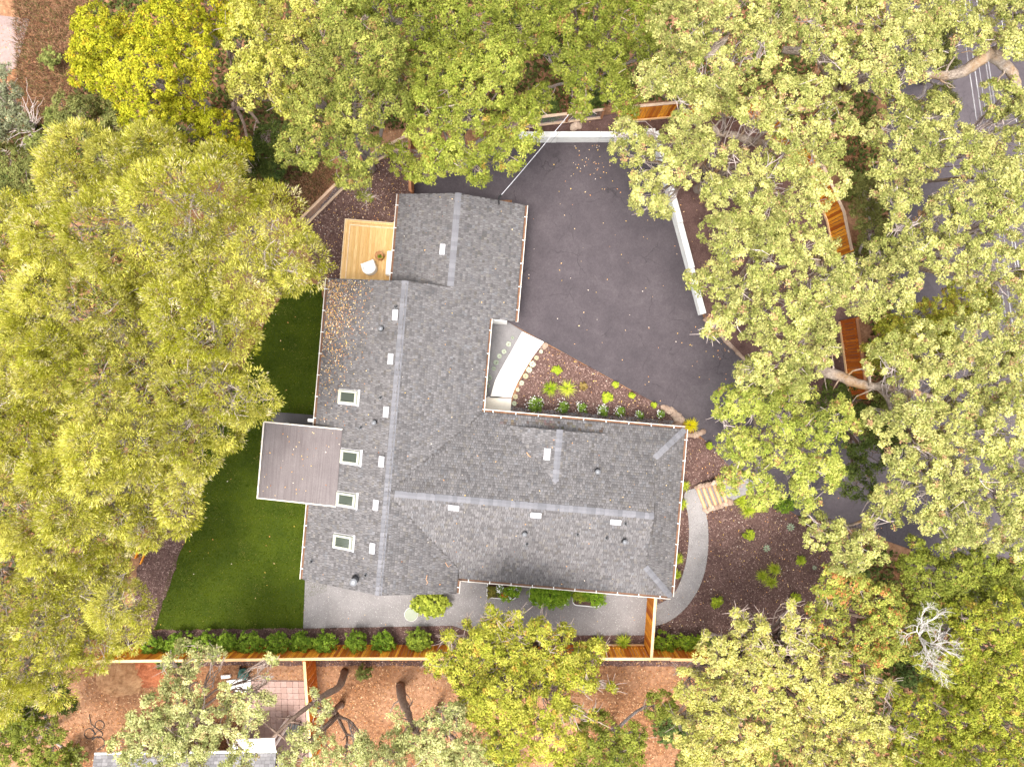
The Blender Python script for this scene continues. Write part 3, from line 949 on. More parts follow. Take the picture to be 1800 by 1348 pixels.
rail_fence("rail_fence", [(780, 214), (935, 207), (1062, 192)], 0.72, 1.2, "weathered rail and wire fence behind the white wall north of the driveway")

def plank_wall(name, top_px, zt, label, h=0.95, courses=4):
    pts = [Wv(p[0], p[1], zt[i]) for i, p in enumerate(top_px)]
    for p in pts: p.z = 0
    root = empty(name, pts[0]); tag(root, label, "wall")
    o = pts[0]
    for i in range(len(pts) - 1):
        a, b = pts[i] - o, pts[i + 1] - o
        d = b - a; Ln = Vector((d.x, d.y)).length; rz = math.atan2(d.y, d.x); d.normalize()
        ha, hb = zt[i], zt[i + 1]
        nseg = max(1, round(Ln / 2.4))
        for s in range(nseg):
            sa_, sb_ = a + d * (Ln * s / nseg), a + d * (Ln * (s + 1) / nseg)
            h0 = ha + (hb - ha) * (s + 0.5) / nseg
            ch = h0 / courses
            for c in range(courses):
                off = R.uniform(-0.006, 0.006)
                bx = MB().bevel_box((0, 0, 0), (Ln / nseg - 0.012, 0.20, ch - 0.012), 0.008)
                bx.build("plank", M["white_plank"], root).matrix_local = Matrix.Translation((sa_ + sb_) / 2 + Vector((-math.sin(rz) * off, math.cos(rz) * off, ch * (c + 0.5)))) @ Matrix.Rotation(rz, 4, 'Z')
            nrm = Vector((-math.sin(rz), math.cos(rz), 0))
            MB().bevel_box((0, 0, 0), (Ln / nseg - 0.006, 0.27, 0.05), 0.01).build("cap_plank", M["white_plank"], root).matrix_local = Matrix.Translation((sa_ + sb_) / 2 + Vector((0, 0, h0 + 0.028))) @ Matrix.Rotation(rz, 4, 'Z')
plank_wall("retaining_wall", [(905, 237), (1130, 236.5), (1128, 232), (1152, 231)], [0.9, 0.9, 0.98, 0.98], "white plank retaining wall along the driveway's north edge")
plank_wall("retaining_wall", [(1153, 231), (1196, 392), (1236, 552)], [0.98, 0.9, 0.62], "white plank retaining wall along the driveway's east edge under the oaks")

def blob(r, seed, flat=0.7, sub=2):
    bm = bmesh.new()
    bmesh.ops.create_icosphere(bm, subdivisions=sub, radius=1.0)
    rr = random.Random(seed)
    ph = [rr.uniform(0, 6.28) for _ in range(6)]
    for v in bm.verts:
        c = v.co
        k = 1 + 0.16 * math.sin(3.1 * c.x + ph[0]) * math.cos(2.7 * c.y + ph[1]) + 0.10 * math.sin(5.3 * c.z + ph[2] + 2 * c.x) + rr.uniform(-0.05, 0.05)
        v.co = Vector((c.x * r[0] * k, c.y * r[1] * k, c.z * r[2] * k))
    me = bpy.data.meshes.new("stone")
    bm.to_mesh(me); bm.free()
    return me
stone_me = []
for s in range(6):
    me = blob((0.5, 0.42, 0.36), 40 + s)
    me.materials.append(M["stone"])
    stone_me.append(me)
def stone(root, px, py, size, z=0.05, rz=None, sx=1.0):
    o = link("stone", R.choice(stone_me), None, root)
    p = Wv(px, py, z)
    o.location = p - root.location
    o.scale = (size * sx, size, size)
    o.rotation_euler = (R.uniform(-.2, .2), R.uniform(-.2, .2), R.uniform(0, 6.28) if rz is None else rz)
    return o
kerb = empty("stone_kerb", W(1240, 560)); tag(kerb, "tan flagstone kerb between the driveway and the oak bed", "kerb")
for i in range(11):
    t = i / 10
    mb = MB().bevel_box((0, 0, 0.09), (0.40 + R.uniform(-.05, .04), 0.30 + R.uniform(-.04, .04), 0.22 + R.uniform(-0.03, 0.03)), 0.025)
    o = mb.build("stone", M["stone"], kerb)
    o.location = Wv(1243 + 82 * t, 564 + 82 * t) - kerb.location + Vector((R.uniform(-.02, .02), R.uniform(-.02, .02), 0.03))
    o.rotation_euler = (0, 0, rad(-45 + R.uniform(-7, 7)))
edge = empty("rock_edging", W(1180, 726)); tag(edge, "tan rocks edging the pointed end of the front bed", "rocks")
for (x, y, s) in ((1166, 716, .32), (1172, 719, .40), (1178, 722, .44), (1184, 726, .40), (1189, 731, .50), (1193, 737, .55), (1191, 744, .52), (1198, 738, .36), (1187, 748, .4)):
    stone(edge, x, y, s)
cob = empty("cobble_row", W(1210, 763)); tag(cob, "row of round tan cobbles below the yellow grass at the roof corner", "cobbles")
for i in range(9):
    stone(cob, 1207 + i * 3.6, 765 - max(0, i - 4) * 1.6 + R.uniform(-1, 1), R.uniform(.24, .34), 0.08)
st = empty("garden_boulder", W(958, 607)); tag(st, "pinkish boulder where the white walkway meets the driveway", "boulder")
stone(st, 958, 608, 0.36, 0.08); 
stf = empty("pale_rocks", W(1012, 222, 0.75)); tag(stf, "two pale rocks lying in the bed behind the white wall", "rocks")
stone(stf, 1009, 223, 0.42, 0.80); stone(stf, 1017, 221, 0.40, 0.80)

# log steps
steps = empty("log_steps", W(1252, 870)); tag(steps, "five peeled-log garden steps edged with tan stones", "steps")
logs = [((1226, 858), (1240, 894)), ((1236, 857), (1250, 891)), ((1246, 855), (1259, 889)), ((1255, 852), (1268, 887)), ((1264, 848), (1277, 882))]
for i, (a, b) in enumerate(logs):
    z = 0.12 + 0.115 * i
    pa, pb = Wv(a[0], a[1], z) - steps.location, Wv(b[0], b[1], z) - steps.location
    pts = [pa.lerp(pb, t) + Vector((0, 0, 0.008 * math.sin(9 * t + i))) for t in np.linspace(0, 1, 7)]
    MB().tube(pts, [0.085, .088, .09, .088, .09, .087, .084], 10).build("log", M["log"], steps, smooth=True)
    if i < 4:
        c, d = logs[i + 1]
        poly = [(Wv(*q, z)) - steps.location for q in (a, c, d, b)]
        MB().prism([(q.x, q.y) for q in poly], 0.0, z + 0.01).build("tread", M["gravel"], steps)
MB().prism([tuple((Wv(*q, .58) - steps.location)[:2]) for q in ((1264, 848), (1302, 832), (1330, 850), (1316, 866), (1277, 882))], 0.0, 0.59).build("landing_fill", M["gravel"], steps)
for (x, y) in ((1225, 857), (1231, 854), (1237, 853.5), (1243, 852), (1249, 851), (1255, 848.5), (1261, 845)):
    stone(steps, x, y, R.uniform(.26, .36), 0.1 + (x - 1225) * 0.013)
for (x, y) in ((1241, 896), (1248, 894), (1254, 892), (1261, 890), (1269, 887.5), (1276, 885), (1283, 882)):
    stone(steps, x, y, R.uniform(.28, .40), 0.1 + (x - 1241) * 0.012)

# ------------------------------------------------------------------ the deck and its furniture (house axes)
deck = empty("deck", L2W(-7.4, 5.7), ANG)
tag(deck, "square golden wooden deck in the corner beside the garage", "deck")
def dl(u, v, z): return (u + 7.4, v - 5.7, z)
u0, u1, v0, v1 = -9.08, -5.75, 3.85, 7.54
n = int((u1 - u0 - 0.34) / 0.142)
pm = MB().bevel_box((0, 0, 0), (0.136, v1 - v0 - 0.36, 0.035), 0.006).mesh("plank", M["deck"])
for i in range(n):
    o = link("plank", pm, None, deck)
    o.location = dl(u0 + 0.36 + 0.142 * (i + 0.5), (v0 + v1 - 0.36) / 2 + R.uniform(-.004, .004), 0.42 + R.uniform(-.002, .002))
def dbox(name, ua, ub, va, vb, z, mat, th=0.035):
    c = ((ua + ub) / 2, (va + vb) / 2)
    o = MB().bevel_box((0, 0, 0), (ub - ua - 0.004, vb - va - 0.004, th), 0.006).build(name, mat, deck)
    o.location = dl(c[0], c[1], z); return o
dbox("edge_board", u0 + 0.30, u0 + 0.355, v0, v1 - 0.30, 0.424, M["deck_edge"])
dbox("edge_board", u0 + 0.36, u1, v1 - 0.355, v1 - 0.30, 0.424, M["deck_edge"])
for k in range(2):
    dbox("step_board", u0 + 0.05 + 0.125 * k, u0 + 0.17 + 0.125 * k, v0, v1 - 0.05 - 0.125 * k, 0.24, M["deck"])
    dbox("step_board", u0 + 0.175 + 0.125 * k, u1, v1 - 0.17 - 0.125 * k, v1 - 0.055 - 0.125 * k, 0.24, M["deck"])
dbox("edge_board", u0, u0 + 0.045, v0, v1, 0.242, M["deck_edge"])
dbox("edge_board", u0 + 0.05, u1, v1 - 0.045, v1, 0.242, M["deck_edge"])
dbox("riser", u0 + 0.31, u0 + 0.35, v0, v1 - 0.32, 0.31, M["deck"], 0.18)
dbox("riser", u0 + 0.36, u1, v1 - 0.35, v1 - 0.31, 0.31, M["deck"], 0.18)
dbox("frame", u0 + 0.03, u1, v0, v1 - 0.03, 0.11, M["brown_wood"], 0.22)

chp = L2W(*[0, 0])
def at_deck(px, py, z):
    return Wv(px, py, z)
ch = empty("armchair", at_deck(652, 473, 0.44)); tag(ch, "white rounded armchair on the golden deck", "chair")
ch.rotation_euler = (0, 0, rad(20))
mb = MB()
arc = [(-0.33 + 0.0, 0.30)] + [(0.34 * math.sin(t) , -0.05 - 0.29 * math.cos(t)) for t in np.linspace(-math.pi / 2, math.pi / 2, 11)] + [(0.33, 0.30)]
inn = [(x * 0.80, (y + 0.02) * 0.80 + 0.05) for (x, y) in arc]
mb.prism(arc + inn[::-1], 0.10, lambda x, y: 0.62 if y < 0.05 else 0.52)
mb.build("shell", M["cushion"], ch)
MB().prism([(x * 0.79, (y + 0.02) * 0.79 + 0.06) for (x, y) in arc], 0.22, 0.42).build("seat", M["cushion"], ch)
for (x, y) in ((-0.25, -0.2), (0.25, -0.2), (-0.25, 0.24), (0.25, 0.24)):
    MB().tube([(x, y, 0.0), (x, y, 0.14)], 0.025, 8).build("leg", M["wicker"], ch)
stp = empty("stump_table", at_deck(669, 452, 0.44)); tag(stp, "round brown stump table holding a tiny green plant", "table")
MB().lathe([(0.17, 0.0), (0.20, 0.06), (0.21, 0.22), (0.19, 0.38), (0.22, 0.44), (0.21, 0.47)], sides=20).build("stump", M["stump"], stp, smooth=False)
bn = empty("garden_sofa", L2W(-6.34, 5.42, 0.44), ANG); tag(bn, "white cushioned sofa tucked under the garage eave on the deck", "sofa")
MB().bevel_box((0, 0, 0.16), (0.74, 1.24, 0.22), 0.03).build("base", M["wicker"], bn)
MB().bevel_box((-0.04, 0, 0.34), (0.66, 1.18, 0.14), 0.04).build("seat_cushion", M["cushion"], bn)
MB().bevel_box((0.30, 0, 0.52), (0.16, 1.22, 0.50), 0.04).build("backrest", M["cushion"], bn)
for (x, y) in ((-0.32, -0.57), (0.32, -0.57), (-0.32, 0.57), (0.32, 0.57)):
    MB().box((x, y, 0.03), (0.06, 0.06, 0.06)).build("leg", M["wicker"], bn)

# ------------------------------------------------------------------ patio things
def round_rect(w, h, r, n=5):
    pts = []
    for (cx, cy, a0) in ((w / 2 - r, h / 2 - r, 0), (-w / 2 + r, h / 2 - r, 90), (-w / 2 + r, -h / 2 + r, 180), (w / 2 - r, -h / 2 + r, 270)):
        for k in range(n + 1):
            a = rad(a0 + 90 * k / n)
            pts.append((cx + r * math.cos(a), cy + r * math.sin(a)))
    return pts
PLANTERS = []
for (x, y, w, h, lab) in ((882, 1036, 1.50, 0.95, "white raised planter with red and white flowers by the south wall"),
                          (965, 1045, 1.95, 0.95, "white raised planter overflowing with bright green leaves, middle of three"),
                          (1032, 1049, 1.42, 0.95, "white raised planter with sparse green herbs, nearest the patio fence")):
    zt = 0.48
    p = empty("raised_planter", W(x, y, zt)[:2] + (0.04,), rad(-5))
    tag(p, lab, "planter")
    o = round_rect(w, h, 0.22); i_ = round_rect(w - 0.07, h - 0.07, 0.19)
    n = len(o)
    mb = MB()
    V = [(a, b, 0) for a, b in o] + [(a, b, zt - 0.04) for a, b in o] + [(a, b, zt - 0.04) for a, b in i_] + [(a, b, 0.2) for a, b in i_]
    F = []
    for l in range(3):
        for k in range(n): F.append((l * n + k, l * n + (k + 1) % n, (l + 1) * n + (k + 1) % n, (l + 1) * n + k))
    mb.add(V, F).build("trough", M["planter"], p)
    MB().prism(i_, 0.2, 0.40).build("soil", M["mulch"], p)
    PLANTERS.append(p)
d = empty("round_cover", W(723, 1079)[:2] + (0.04,)); tag(d, "round pale green lid lying on the gravel patio", "lid")
MB().lathe([(0.33, 0.0), (0.33, 0.05), (0.30, 0.065), (0.02, 0.07)], sides=28).build("disc", M["disc"], d)
MB().lathe([(0.345, 0.0), (0.345, 0.03), (0.332, 0.03)], sides=28).build("rim", M["concrete"], d)

# ------------------------------------------------------------------ neighbour's yard
def shed_roof():
    r = empty("neighbour_house", W(290, 1380)); tag(r, "grey shingled corner of the neighbour's house at the bottom edge", "house")
    a, b = Wv(165, 1328, 2.6), Wv(485, 1324, 2.6)
    o = r.location
    V, F, C = [], [], []
    d = (b - a); Ln = d.length; d.normalize()
    q = Vector((d.y, -d.x, 0))
    rr = random.Random(5)
    MB().prism([tuple((a - o)[:2]), tuple((b - o)[:2]), tuple((b + q * 3.4 - o)[:2]), tuple((a + q * 3.4 - o)[:2])], 2.40, lambda x, y: 2.56 + 0.30 * max(0.0, ((Vector((x, y, 0)) + o - a).dot(q)))).build("roof", M["underlay"], r)
    for k in range(24):
        q0 = k * 0.14; p = -rr.uniform(0, .3)
        while p < Ln:
            w = rr.choice((0.16, 0.22, 0.28))
            pts = []
            for (pp, qq, dz) in ((p + .004, q0, .03), (p + w - .004, q0, .03), (p + w - .004, q0 + .165, .015), (p + .004, q0 + .165, .015)):
                w3 = a + d * min(max(pp, 0), Ln) + q * qq - o
                pts.append((w3.x, w3.y, 2.56 + 0.30 * qq + dz))
            n = len(V); V += pts; F.append((n + 3, n + 2, n + 1, n))
            b_ = rr.uniform(.13, .22); C += [(b_ * 1.02, b_ * .97, b_)] * 4
            p += w
    s = link("shingles", np_mesh("shingles", np.array(V), np.array(F), np.array(C), M["shingle"]), None, r); s["kind"] = "stuff"
    MB().prism([tuple((a + d * .5 + q * 1.3 - o)[:2]), tuple((b - d * .5 + q * 1.3 - o)[:2]), tuple((b - d * .5 + q * 3.3 - o)[:2]), tuple((a + d * .5 + q * 3.3 - o)[:2])], 0, 2.45).build("wall", M["wall"], r)
    mid = (a + b) / 2 - o - q * 0.06
    MB().box((mid.x, mid.y, 2.50), (Ln, 0.10, 0.10), math.atan2(d.y, d.x)).build("gutter", M["trim"], r)
shed_roof()
fc = MB().prism([W(x, y, 2.5)[:2] for (x, y) in ((408, 1300), (482, 1297), (484, 1318), (410, 1320))], 2.4, 2.5).build("flat_canopy", M["trim"])
fcr = empty("white_canopy", W(445, 1312)); fc.parent = fcr; fc.location = -fcr.location
tag(fcr, "flat white canopy at the neighbour's house, seen between branches", "canopy")
for (x, y) in ((412, 1303), (480, 1300), (412, 1317), (480, 1315)):
    q = Wv(x, y, 2.5) - fcr.location
    MB().box((q.x, q.y, 1.2), (0.09, 0.09, 2.4)).build("post", M["trim"], fcr)
sl = slab("neighbour_slab", [(398, 1196), (440, 1191), (442, 1214), (424, 1217), (400, 1210)], 0, 0.09, M["concrete"])
slab("neighbour_step", [(388, 1187), (404, 1186), (405, 1191), (389, 1193)], 0, 0.16, M["concrete"])

mw = empty("push_mower", W(431, 1180)); tag(mw, "dark green push mower with long tube handle on the neighbour's slab", "mower")
mw.rotation_euler = (0, 0, rad(-12))
MB().lathe([(0.24, 0.12), (0.27, 0.16), (0.26, 0.28), (0.17, 0.33), (0.10, 0.42), (0.02, 0.44)], sides=18).build("deck", M["mower"], mw)
MB().bevel_box((0, -0.12, 0.24), (0.42, 0.30, 0.20), 0.04).build("housing", M["mower"], mw)
for (x, y) in ((-0.26, 0.16), (0.26, 0.16), (-0.26, -0.25), (0.26, -0.25)):
    me = MB().tube([(x - 0.03, y, 0.10), (x + 0.03, y, 0.10)], 0.10, 12)
    w_ = me.build("wheel", M["black"], mw)
hb = MB().tube([(-0.16, -0.25, 0.30), (-0.16, -0.80, 0.75), (-0.14, -0.98, 0.88), (0.14, -0.98, 0.88), (0.16, -0.80, 0.75), (0.16, -0.25, 0.30)], 0.018, 8)
hb.build("handle", M["black"], mw)

sb = empty("slatted_bench", W(517, 1275)); tag(sb, "dark slatted bench at the corner of the neighbour's terrace", "bench")
sb.rotation_euler = (0, 0, rad(-8))
for i in range(6):
    MB().bevel_box((-0.33 + i * 0.13, 0, 0.44), (0.10, 0.62, 0.03), 0.006).build("slat", M["slat"], sb)
for (x, y) in ((-0.33, -0.26), (0.33, -0.26), (-0.33, 0.26), (0.33, 0.26)):
    MB().box((x, y, 0.212), (0.06, 0.06, 0.424)).build("leg", M["slat"], sb)

hs = empty("garden_hose", W(190, 1285)); tag(hs, "black garden hose lying in loose loops on the bare ground", "hose")
def ring(cx, cy, r, a0, a1, n=22):
    return [Wv(cx + r * math.cos(a), cy + r * math.sin(a), 0.03) - hs.location + Vector((0, 0, 0.01 * math.sin(5 * a))) for a in np.linspace(a0, a1, n)]
path = [Wv(157, 1255, 0.03) - hs.location, Wv(160, 1272, 0.03) - hs.location] + ring(175, 1274, 8, 2.6, 9.0) + ring(157, 1289, 9, -1.0, 5.2) + ring(174, 1290, 6, 3.0, 8.6) + ring(172, 1306, 12, 3.6, 8.0) + [Wv(195, 1300, 0.03) - hs.location]
MB().tube(path, 0.017, 6).build("hose_line", M["black"], hs, smooth=True)
pv = []
pav = empty("paver_terrace", W(490, 1230)); tag(pav, "pinkish square pavers beside the neighbour's dark orange fence", "paving")
pme = MB().bevel_box((0, 0, 0), (0.292, 0.292, 0.05), 0.006).mesh("paver", randomised("pink_paver", (0.27, 0.18, 0.15), (0.34, 0.24, 0.21), 0.9, (0.24, 0.16, 0.14), 0.1, (1, 1, 1), 9))
a0 = Wv(442, 1196)
for i in range(9):
    for j in range(13):
        p = a0 + Vector((0.15 + 0.30 * i + 0.012 * j, -0.15 - 0.30 * j, 0.04 + R.uniform(-.006, .006)))
        o = link("paver", pme, None, pav); o.location = p - pav.location
        o.rotation_euler = (0, 0, rad(-2 + R.uniform(-1, 1)))

def mound(name, px, py, w, h, z, mat, label, seed):
    r = empty(name, W(px, py)); tag(r, label, "pile")
    n = 22
    V, F = [], []
    rr = random.Random(seed)
    for i in range(n + 1):
        for j in range(n + 1):
            x, y = (i / n - .5) * 2, (j / n - .5) * 2
            q = max(0, 1 - x * x - y * y)
            V.append((x * w, y * h, -0.03 + z * q ** 0.8 + (0.05 * math.sin(7 * x + seed) * math.cos(6 * y) + rr.uniform(-.08, .08)) * (1 if q > 0 else 0)))
    for i in range(n):
        for j in range(n):
            k = i * (n + 1) + j
            F.append((k, k + n + 1, k + n + 2, k + 1))
    MB().add(V, F).build("heap", mat, r, smooth=True)
chips = mottled("wood_chip_heap", (0.22, 0.10, 0.045), (0.46, 0.27, 0.14), 1.5, 10, 0.95, (0.60, 0.42, 0.26), 26, 0.02, 0.3, 0.9, 20, 0.08)
mound("chip_pile", 213, 1190, 1.3, 1.0, 0.45, chips, "tan wood-chip pile behind the south fence on the left", 3)
mound("leaf_pile", 265, 1180, 0.95, 0.85, 0.3, mottled("red_leaf_heap", (0.18, 0.05, 0.02), (0.42, 0.15, 0.07), 1.5, 12, 0.95, (0.5, 0.3, 0.2), 26, 0.02, 0.3, 0.9, 20, 0.08), "reddish heap of dead leaves behind the south fence", 4)

# service drop and overhead lines
ms = empty("service_mast", (0, 0, 0)); u, v, z = px2roof(877, 359)
b = L2W(u, v, z - 0.1); ms.location = b
tag(ms, "dark service mast at the garage roof's north rake", "mast")
MB().tube([(0, 0, 0), (0, 0, 1.1)], 0.035, 10).build("pipe", M["black"], ms)
MB().tube([(0, 0, 1.1), (0.05, 0.06, 1.2), (0.12, 0.14, 1.17)], [0.045, 0.06, 0.05], 10).build("weather_head", M["black"], ms)
def wire(a, b, sag, r, mat, label, name="overhead_wire"):
    a, b = Vector(a), Vector(b)
    root = empty(name, a); tag(root, label, "wire", "overhead wires above the road" if "road" in label else None)
    pts = [a.lerp(b, t) - a - Vector((0, 0, sag * 4 * t * (1 - t))) for t in np.linspace(0, 1, 25)]
    MB().tube(pts, r, 5).build("cable", mat, root)
top = b + Vector((0.1, 0.12, 1.15))
wire(top, W(1150, 10, 7.5), 0.5, 0.013, M["wire"], "pale service cable from the garage mast across the driveway", "service_cable")
wire(top + Vector((0.02, 0, -0.05)), W(1172, 10, 7.0), 0.6, 0.006, M["black_wire"], "thin dark cable beside the pale service cable over the driveway", "service_cable")
for i, (x, r_, z_) in enumerate(((1685, 0.020, 7.2), (1695, 0.022, 7.4), (1703, 0.014, 7.0), (1716, 0.020, 7.6), (1721, 0.020, 7.7), (1755, 0.010, 6.8))):
    k = ("first", "second", "third", "fourth", "fifth", "sixth")[i]
    wire(W(x - 45, -330, z_), W(x + 250, 1600, z_), 0.25, r_, M["wire"], "%s overhead wire from the left above the road at top right" % k)

# ------------------------------------------------------------------ foliage
def unit(a):
    return a / np.maximum(np.linalg.norm(a, axis=1, keepdims=True), 1e-6)

def rhombs(C, N, Lh, Wh, rng, T=None, fold=0.0):
    """one pointed leaf per row: centre, normal, half length, half width"""
    n = len(C)
    if T is None: T = rng.normal(size=(n, 3))
    T = unit(T - N * np.sum(T * N, 1, keepdims=True))
    B = np.cross(N, T)
    Lh = np.broadcast_to(np.asarray(Lh, float).reshape(-1, 1), (n, 1)); Wh = np.broadcast_to(np.asarray(Wh, float).reshape(-1, 1), (n, 1))
    V = np.empty((n, 4, 3))
    V[:, 0] = C - T * Lh
    V[:, 1] = C + B * Wh + T * Lh * 0.15
    V[:, 2] = C + T * Lh - N * Lh * fold
    V[:, 3] = C - B * Wh + T * Lh * 0.15
    F = np.arange(n * 4).reshape(n, 4)
    return V.reshape(-1, 3), F

KINDS = {
    # colours are leaf albedos: main, light, accent; accent share; clump spacing; leaves per clump; clump radius; leaf half length / width
    "oak":    dict(c=((0.185, 0.2, 0.045), (0.48, 0.455, 0.165), (0.36, 0.22, 0.12)), acc=0.03, dens=16, nl=43, rc=0.17, l=0.043, w=0.029, bark="bark_oak", up=0.55, flat=0.62),
    "oak2":   dict(c=((0.18, 0.215, 0.03), (0.42, 0.42, 0.105), (0.36, 0.2, 0.09)), acc=0.03, dens=16, nl=43, rc=0.17, l=0.043, w=0.029, bark="bark_oak", up=0.55, flat=0.62),
    "pine":   dict(c=((0.215, 0.22, 0.008), (0.6, 0.56, 0.14), (0.5, 0.44, 0.26)), acc=0.09, dens=20.5, nl=40, rc=0.2, l=0.054, w=0.0135, bark="bark_grey", up=0.5, flat=0.75, needle=True),
    "yellow": dict(c=((0.2, 0.21, 0.006), (0.41, 0.385, 0.028), (0.42, 0.31, 0.02)), acc=0.05, dens=17.5, nl=38, rc=0.17, l=0.044, w=0.029, bark="bark_grey", up=0.4, flat=0.75),
    "chart": dict(c=((0.145, 0.165, 0.012), (0.33, 0.335, 0.05), (0.36, 0.26, 0.05)), acc=0.05, dens=17.5, nl=38, rc=0.17, l=0.044, w=0.029, bark="bark_grey", up=0.4, flat=0.75),
    "moss": dict(c=((0.125, 0.145, 0.024), (0.28, 0.28, 0.065), (0.26, 0.17, 0.06)), acc=0.05, dens=17.5, nl=38, rc=0.17, l=0.044, w=0.029, bark="bark_grey", up=0.4, flat=0.75),
    "straw": dict(c=((0.24, 0.24, 0.028), (0.48, 0.45, 0.12), (0.44, 0.34, 0.10)), acc=0.05, dens=17.5, nl=38, rc=0.17, l=0.044, w=0.029, bark="bark_grey", up=0.4, flat=0.75),
    "green":  dict(c=((0.12, 0.145, 0.016), (0.25, 0.265, 0.048), (0.24, 0.13, 0.05)), acc=0.03, dens=17.5, nl=38, rc=0.17, l=0.044, w=0.029, bark="bark_grey", up=0.4, flat=0.75),
    "lime":   dict(c=((0.15, 0.18, 0.02), (0.31, 0.32, 0.065), (0.28, 0.19, 0.04)), acc=0.03, dens=17.5, nl=38, rc=0.17, l=0.044, w=0.029, bark="bark_grey", up=0.45, flat=0.7),
    "dull":   dict(c=((0.12, 0.13, 0.034), (0.22, 0.225, 0.07), (0.2, 0.13, 0.06)), acc=0.05, dens=17.5, nl=38, rc=0.17, l=0.044, w=0.029, bark="bark_grey", up=0.4, flat=0.75),
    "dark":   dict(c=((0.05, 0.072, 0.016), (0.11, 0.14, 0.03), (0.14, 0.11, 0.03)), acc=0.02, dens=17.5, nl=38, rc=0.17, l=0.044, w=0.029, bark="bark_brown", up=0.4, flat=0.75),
    "pale":   dict(c=((0.29, 0.285, 0.055), (0.56, 0.52, 0.19), (0.46, 0.33, 0.13)), acc=0.05, dens=17.5, nl=38, rc=0.17, l=0.044, w=0.029, bark="bark_brown", up=0.4, flat=0.8),
    "amber":  dict(c=((0.21, 0.225, 0.018), (0.45, 0.43, 0.075), (0.46, 0.28, 0.06)), acc=0.06, dens=17.5, nl=38, rc=0.17, l=0.044, w=0.029, bark="bark_brown", up=0.3, flat=0.85),
    "russet": dict(c=((0.18, 0.205, 0.03), (0.33, 0.325, 0.075), (0.42, 0.17, 0.06)), acc=0.12, dens=17.5, nl=38, rc=0.17, l=0.044, w=0.029, bark="bark_brown", up=0.45, flat=0.7),
    "olive":  dict(c=((0.24, 0.26, 0.085), (0.5, 0.48, 0.22), (0.34, 0.25, 0.12)), acc=0.03, dens=17.5, nl=38, rc=0.17, l=0.044, w=0.029, bark="bark_brown", up=0.4, flat=0.75),
    "silver": dict(c=((0.15, 0.16, 0.085), (0.28, 0.29, 0.18), (0.27, 0.22, 0.1)), acc=0.05, dens=17.5, nl=38, rc=0.17, l=0.044, w=0.029, bark="bark_grey", up=0.4, flat=0.75),
}
# gaps in the canopy, in plan: (picture x, y, radius, minimum height that is cut)
GAPS = [(1245, 415, 12), (1265, 300, 10), (1240, 300, 9), (1340, 240, 12), (1270, 250, 10), (1175, 330, 10), (1195, 420, 10), (1250, 450, 8), (1420, 200, 9), (1410, 215, 9), (1395, 100, 10), (1440, 130, 9), (1430, 285, 8), (1450, 350, 10), (1520, 300, 10), (1560, 380, 12), (1590, 320, 8), (1620, 330, 9), (1500, 690, 10), (1530, 705, 10), (1560, 750, 9), (1500, 770, 12), (1540, 800, 14), (1550, 840, 12), (1510, 850, 10), (1610, 900, 8), (420, 1200, 17), (432, 1180, 13), (500, 1212, 20), (480, 1190, 12), (515, 1272, 10), (455, 1305, 13), (430, 1310, 10), (1480, 388, 16), (1484, 415, 15), (1488, 440, 12), (1505, 628, 15), (1508, 650, 14), (1476, 640, 16), (1455, 655, 14), (1700, 120, 20), (1710, 160, 18), (1690, 90, 14), (1745, 95, 16), (1760, 110, 12),
        (1585, 128, 13), (1590, 160, 11), (1612, 152, 9), (1650, 140, 9), (1715, 195, 14), (1605, 370, 10), (1285, 215, 14), (1300, 232, 14), (1320, 262, 10), (1290, 280, 16), (1280, 305, 10),
        (1550, 930, 18), (1580, 945, 14), (1645, 945, 12), (1440, 850, 14), (1455, 880, 16), (1465, 905, 12), (1396, 830, 9), (1225, 640, 10), (1310, 610, 12), (1375, 510, 10), (1390, 505, 8),
        (1150, 186, 10), (1178, 184, 9), (1208, 182, 8), (1330, 125, 10), (1400, 60, 8), (960, 105, 14), (985, 140, 8), (860, 40, 8), (700, 40, 12), (420, 75, 16), (400, 100, 14), (330, 225, 14), (335, 250, 10), (470, 245, 12), (640, 35, 12),
        (1290, 1200, 8), (1480, 1190, 16), (1520, 1170, 10), (1555, 1245, 16), (1300, 1150, 9), (1140, 380, 9), (1500, 1120, 5), (140, 560, 10), (120, 470, 10), (235, 660, 10), (330, 700, 8), (180, 745, 12), (20, 990, 18), (5, 1010, 18), (90, 970, 10), (130, 960, 9), (1780, 870, 10), (1680, 1240, 8)]
GX = np.array([(g[0], g[1], g[2]) for g in GAPS], float)

def tris3(C, N, Lh, Wh, rng, T):
    """one pointed leaf per row as a single triangle"""
    n = len(C)
    T = unit(T - N * np.sum(T * N, 1, keepdims=True))
    B = np.cross(N, T)
    Lh = np.asarray(Lh, float).reshape(-1, 1); Wh = np.asarray(Wh, float).reshape(-1, 1)
    V = np.empty((n, 3, 3))
    V[:, 0] = C - T * Lh * 0.7 - B * Wh
    V[:, 1] = C - T * Lh * 0.7 + B * Wh
    V[:, 2] = C + T * Lh * 1.1
    return V.reshape(-1, 3), np.arange(n * 3).reshape(n, 3)

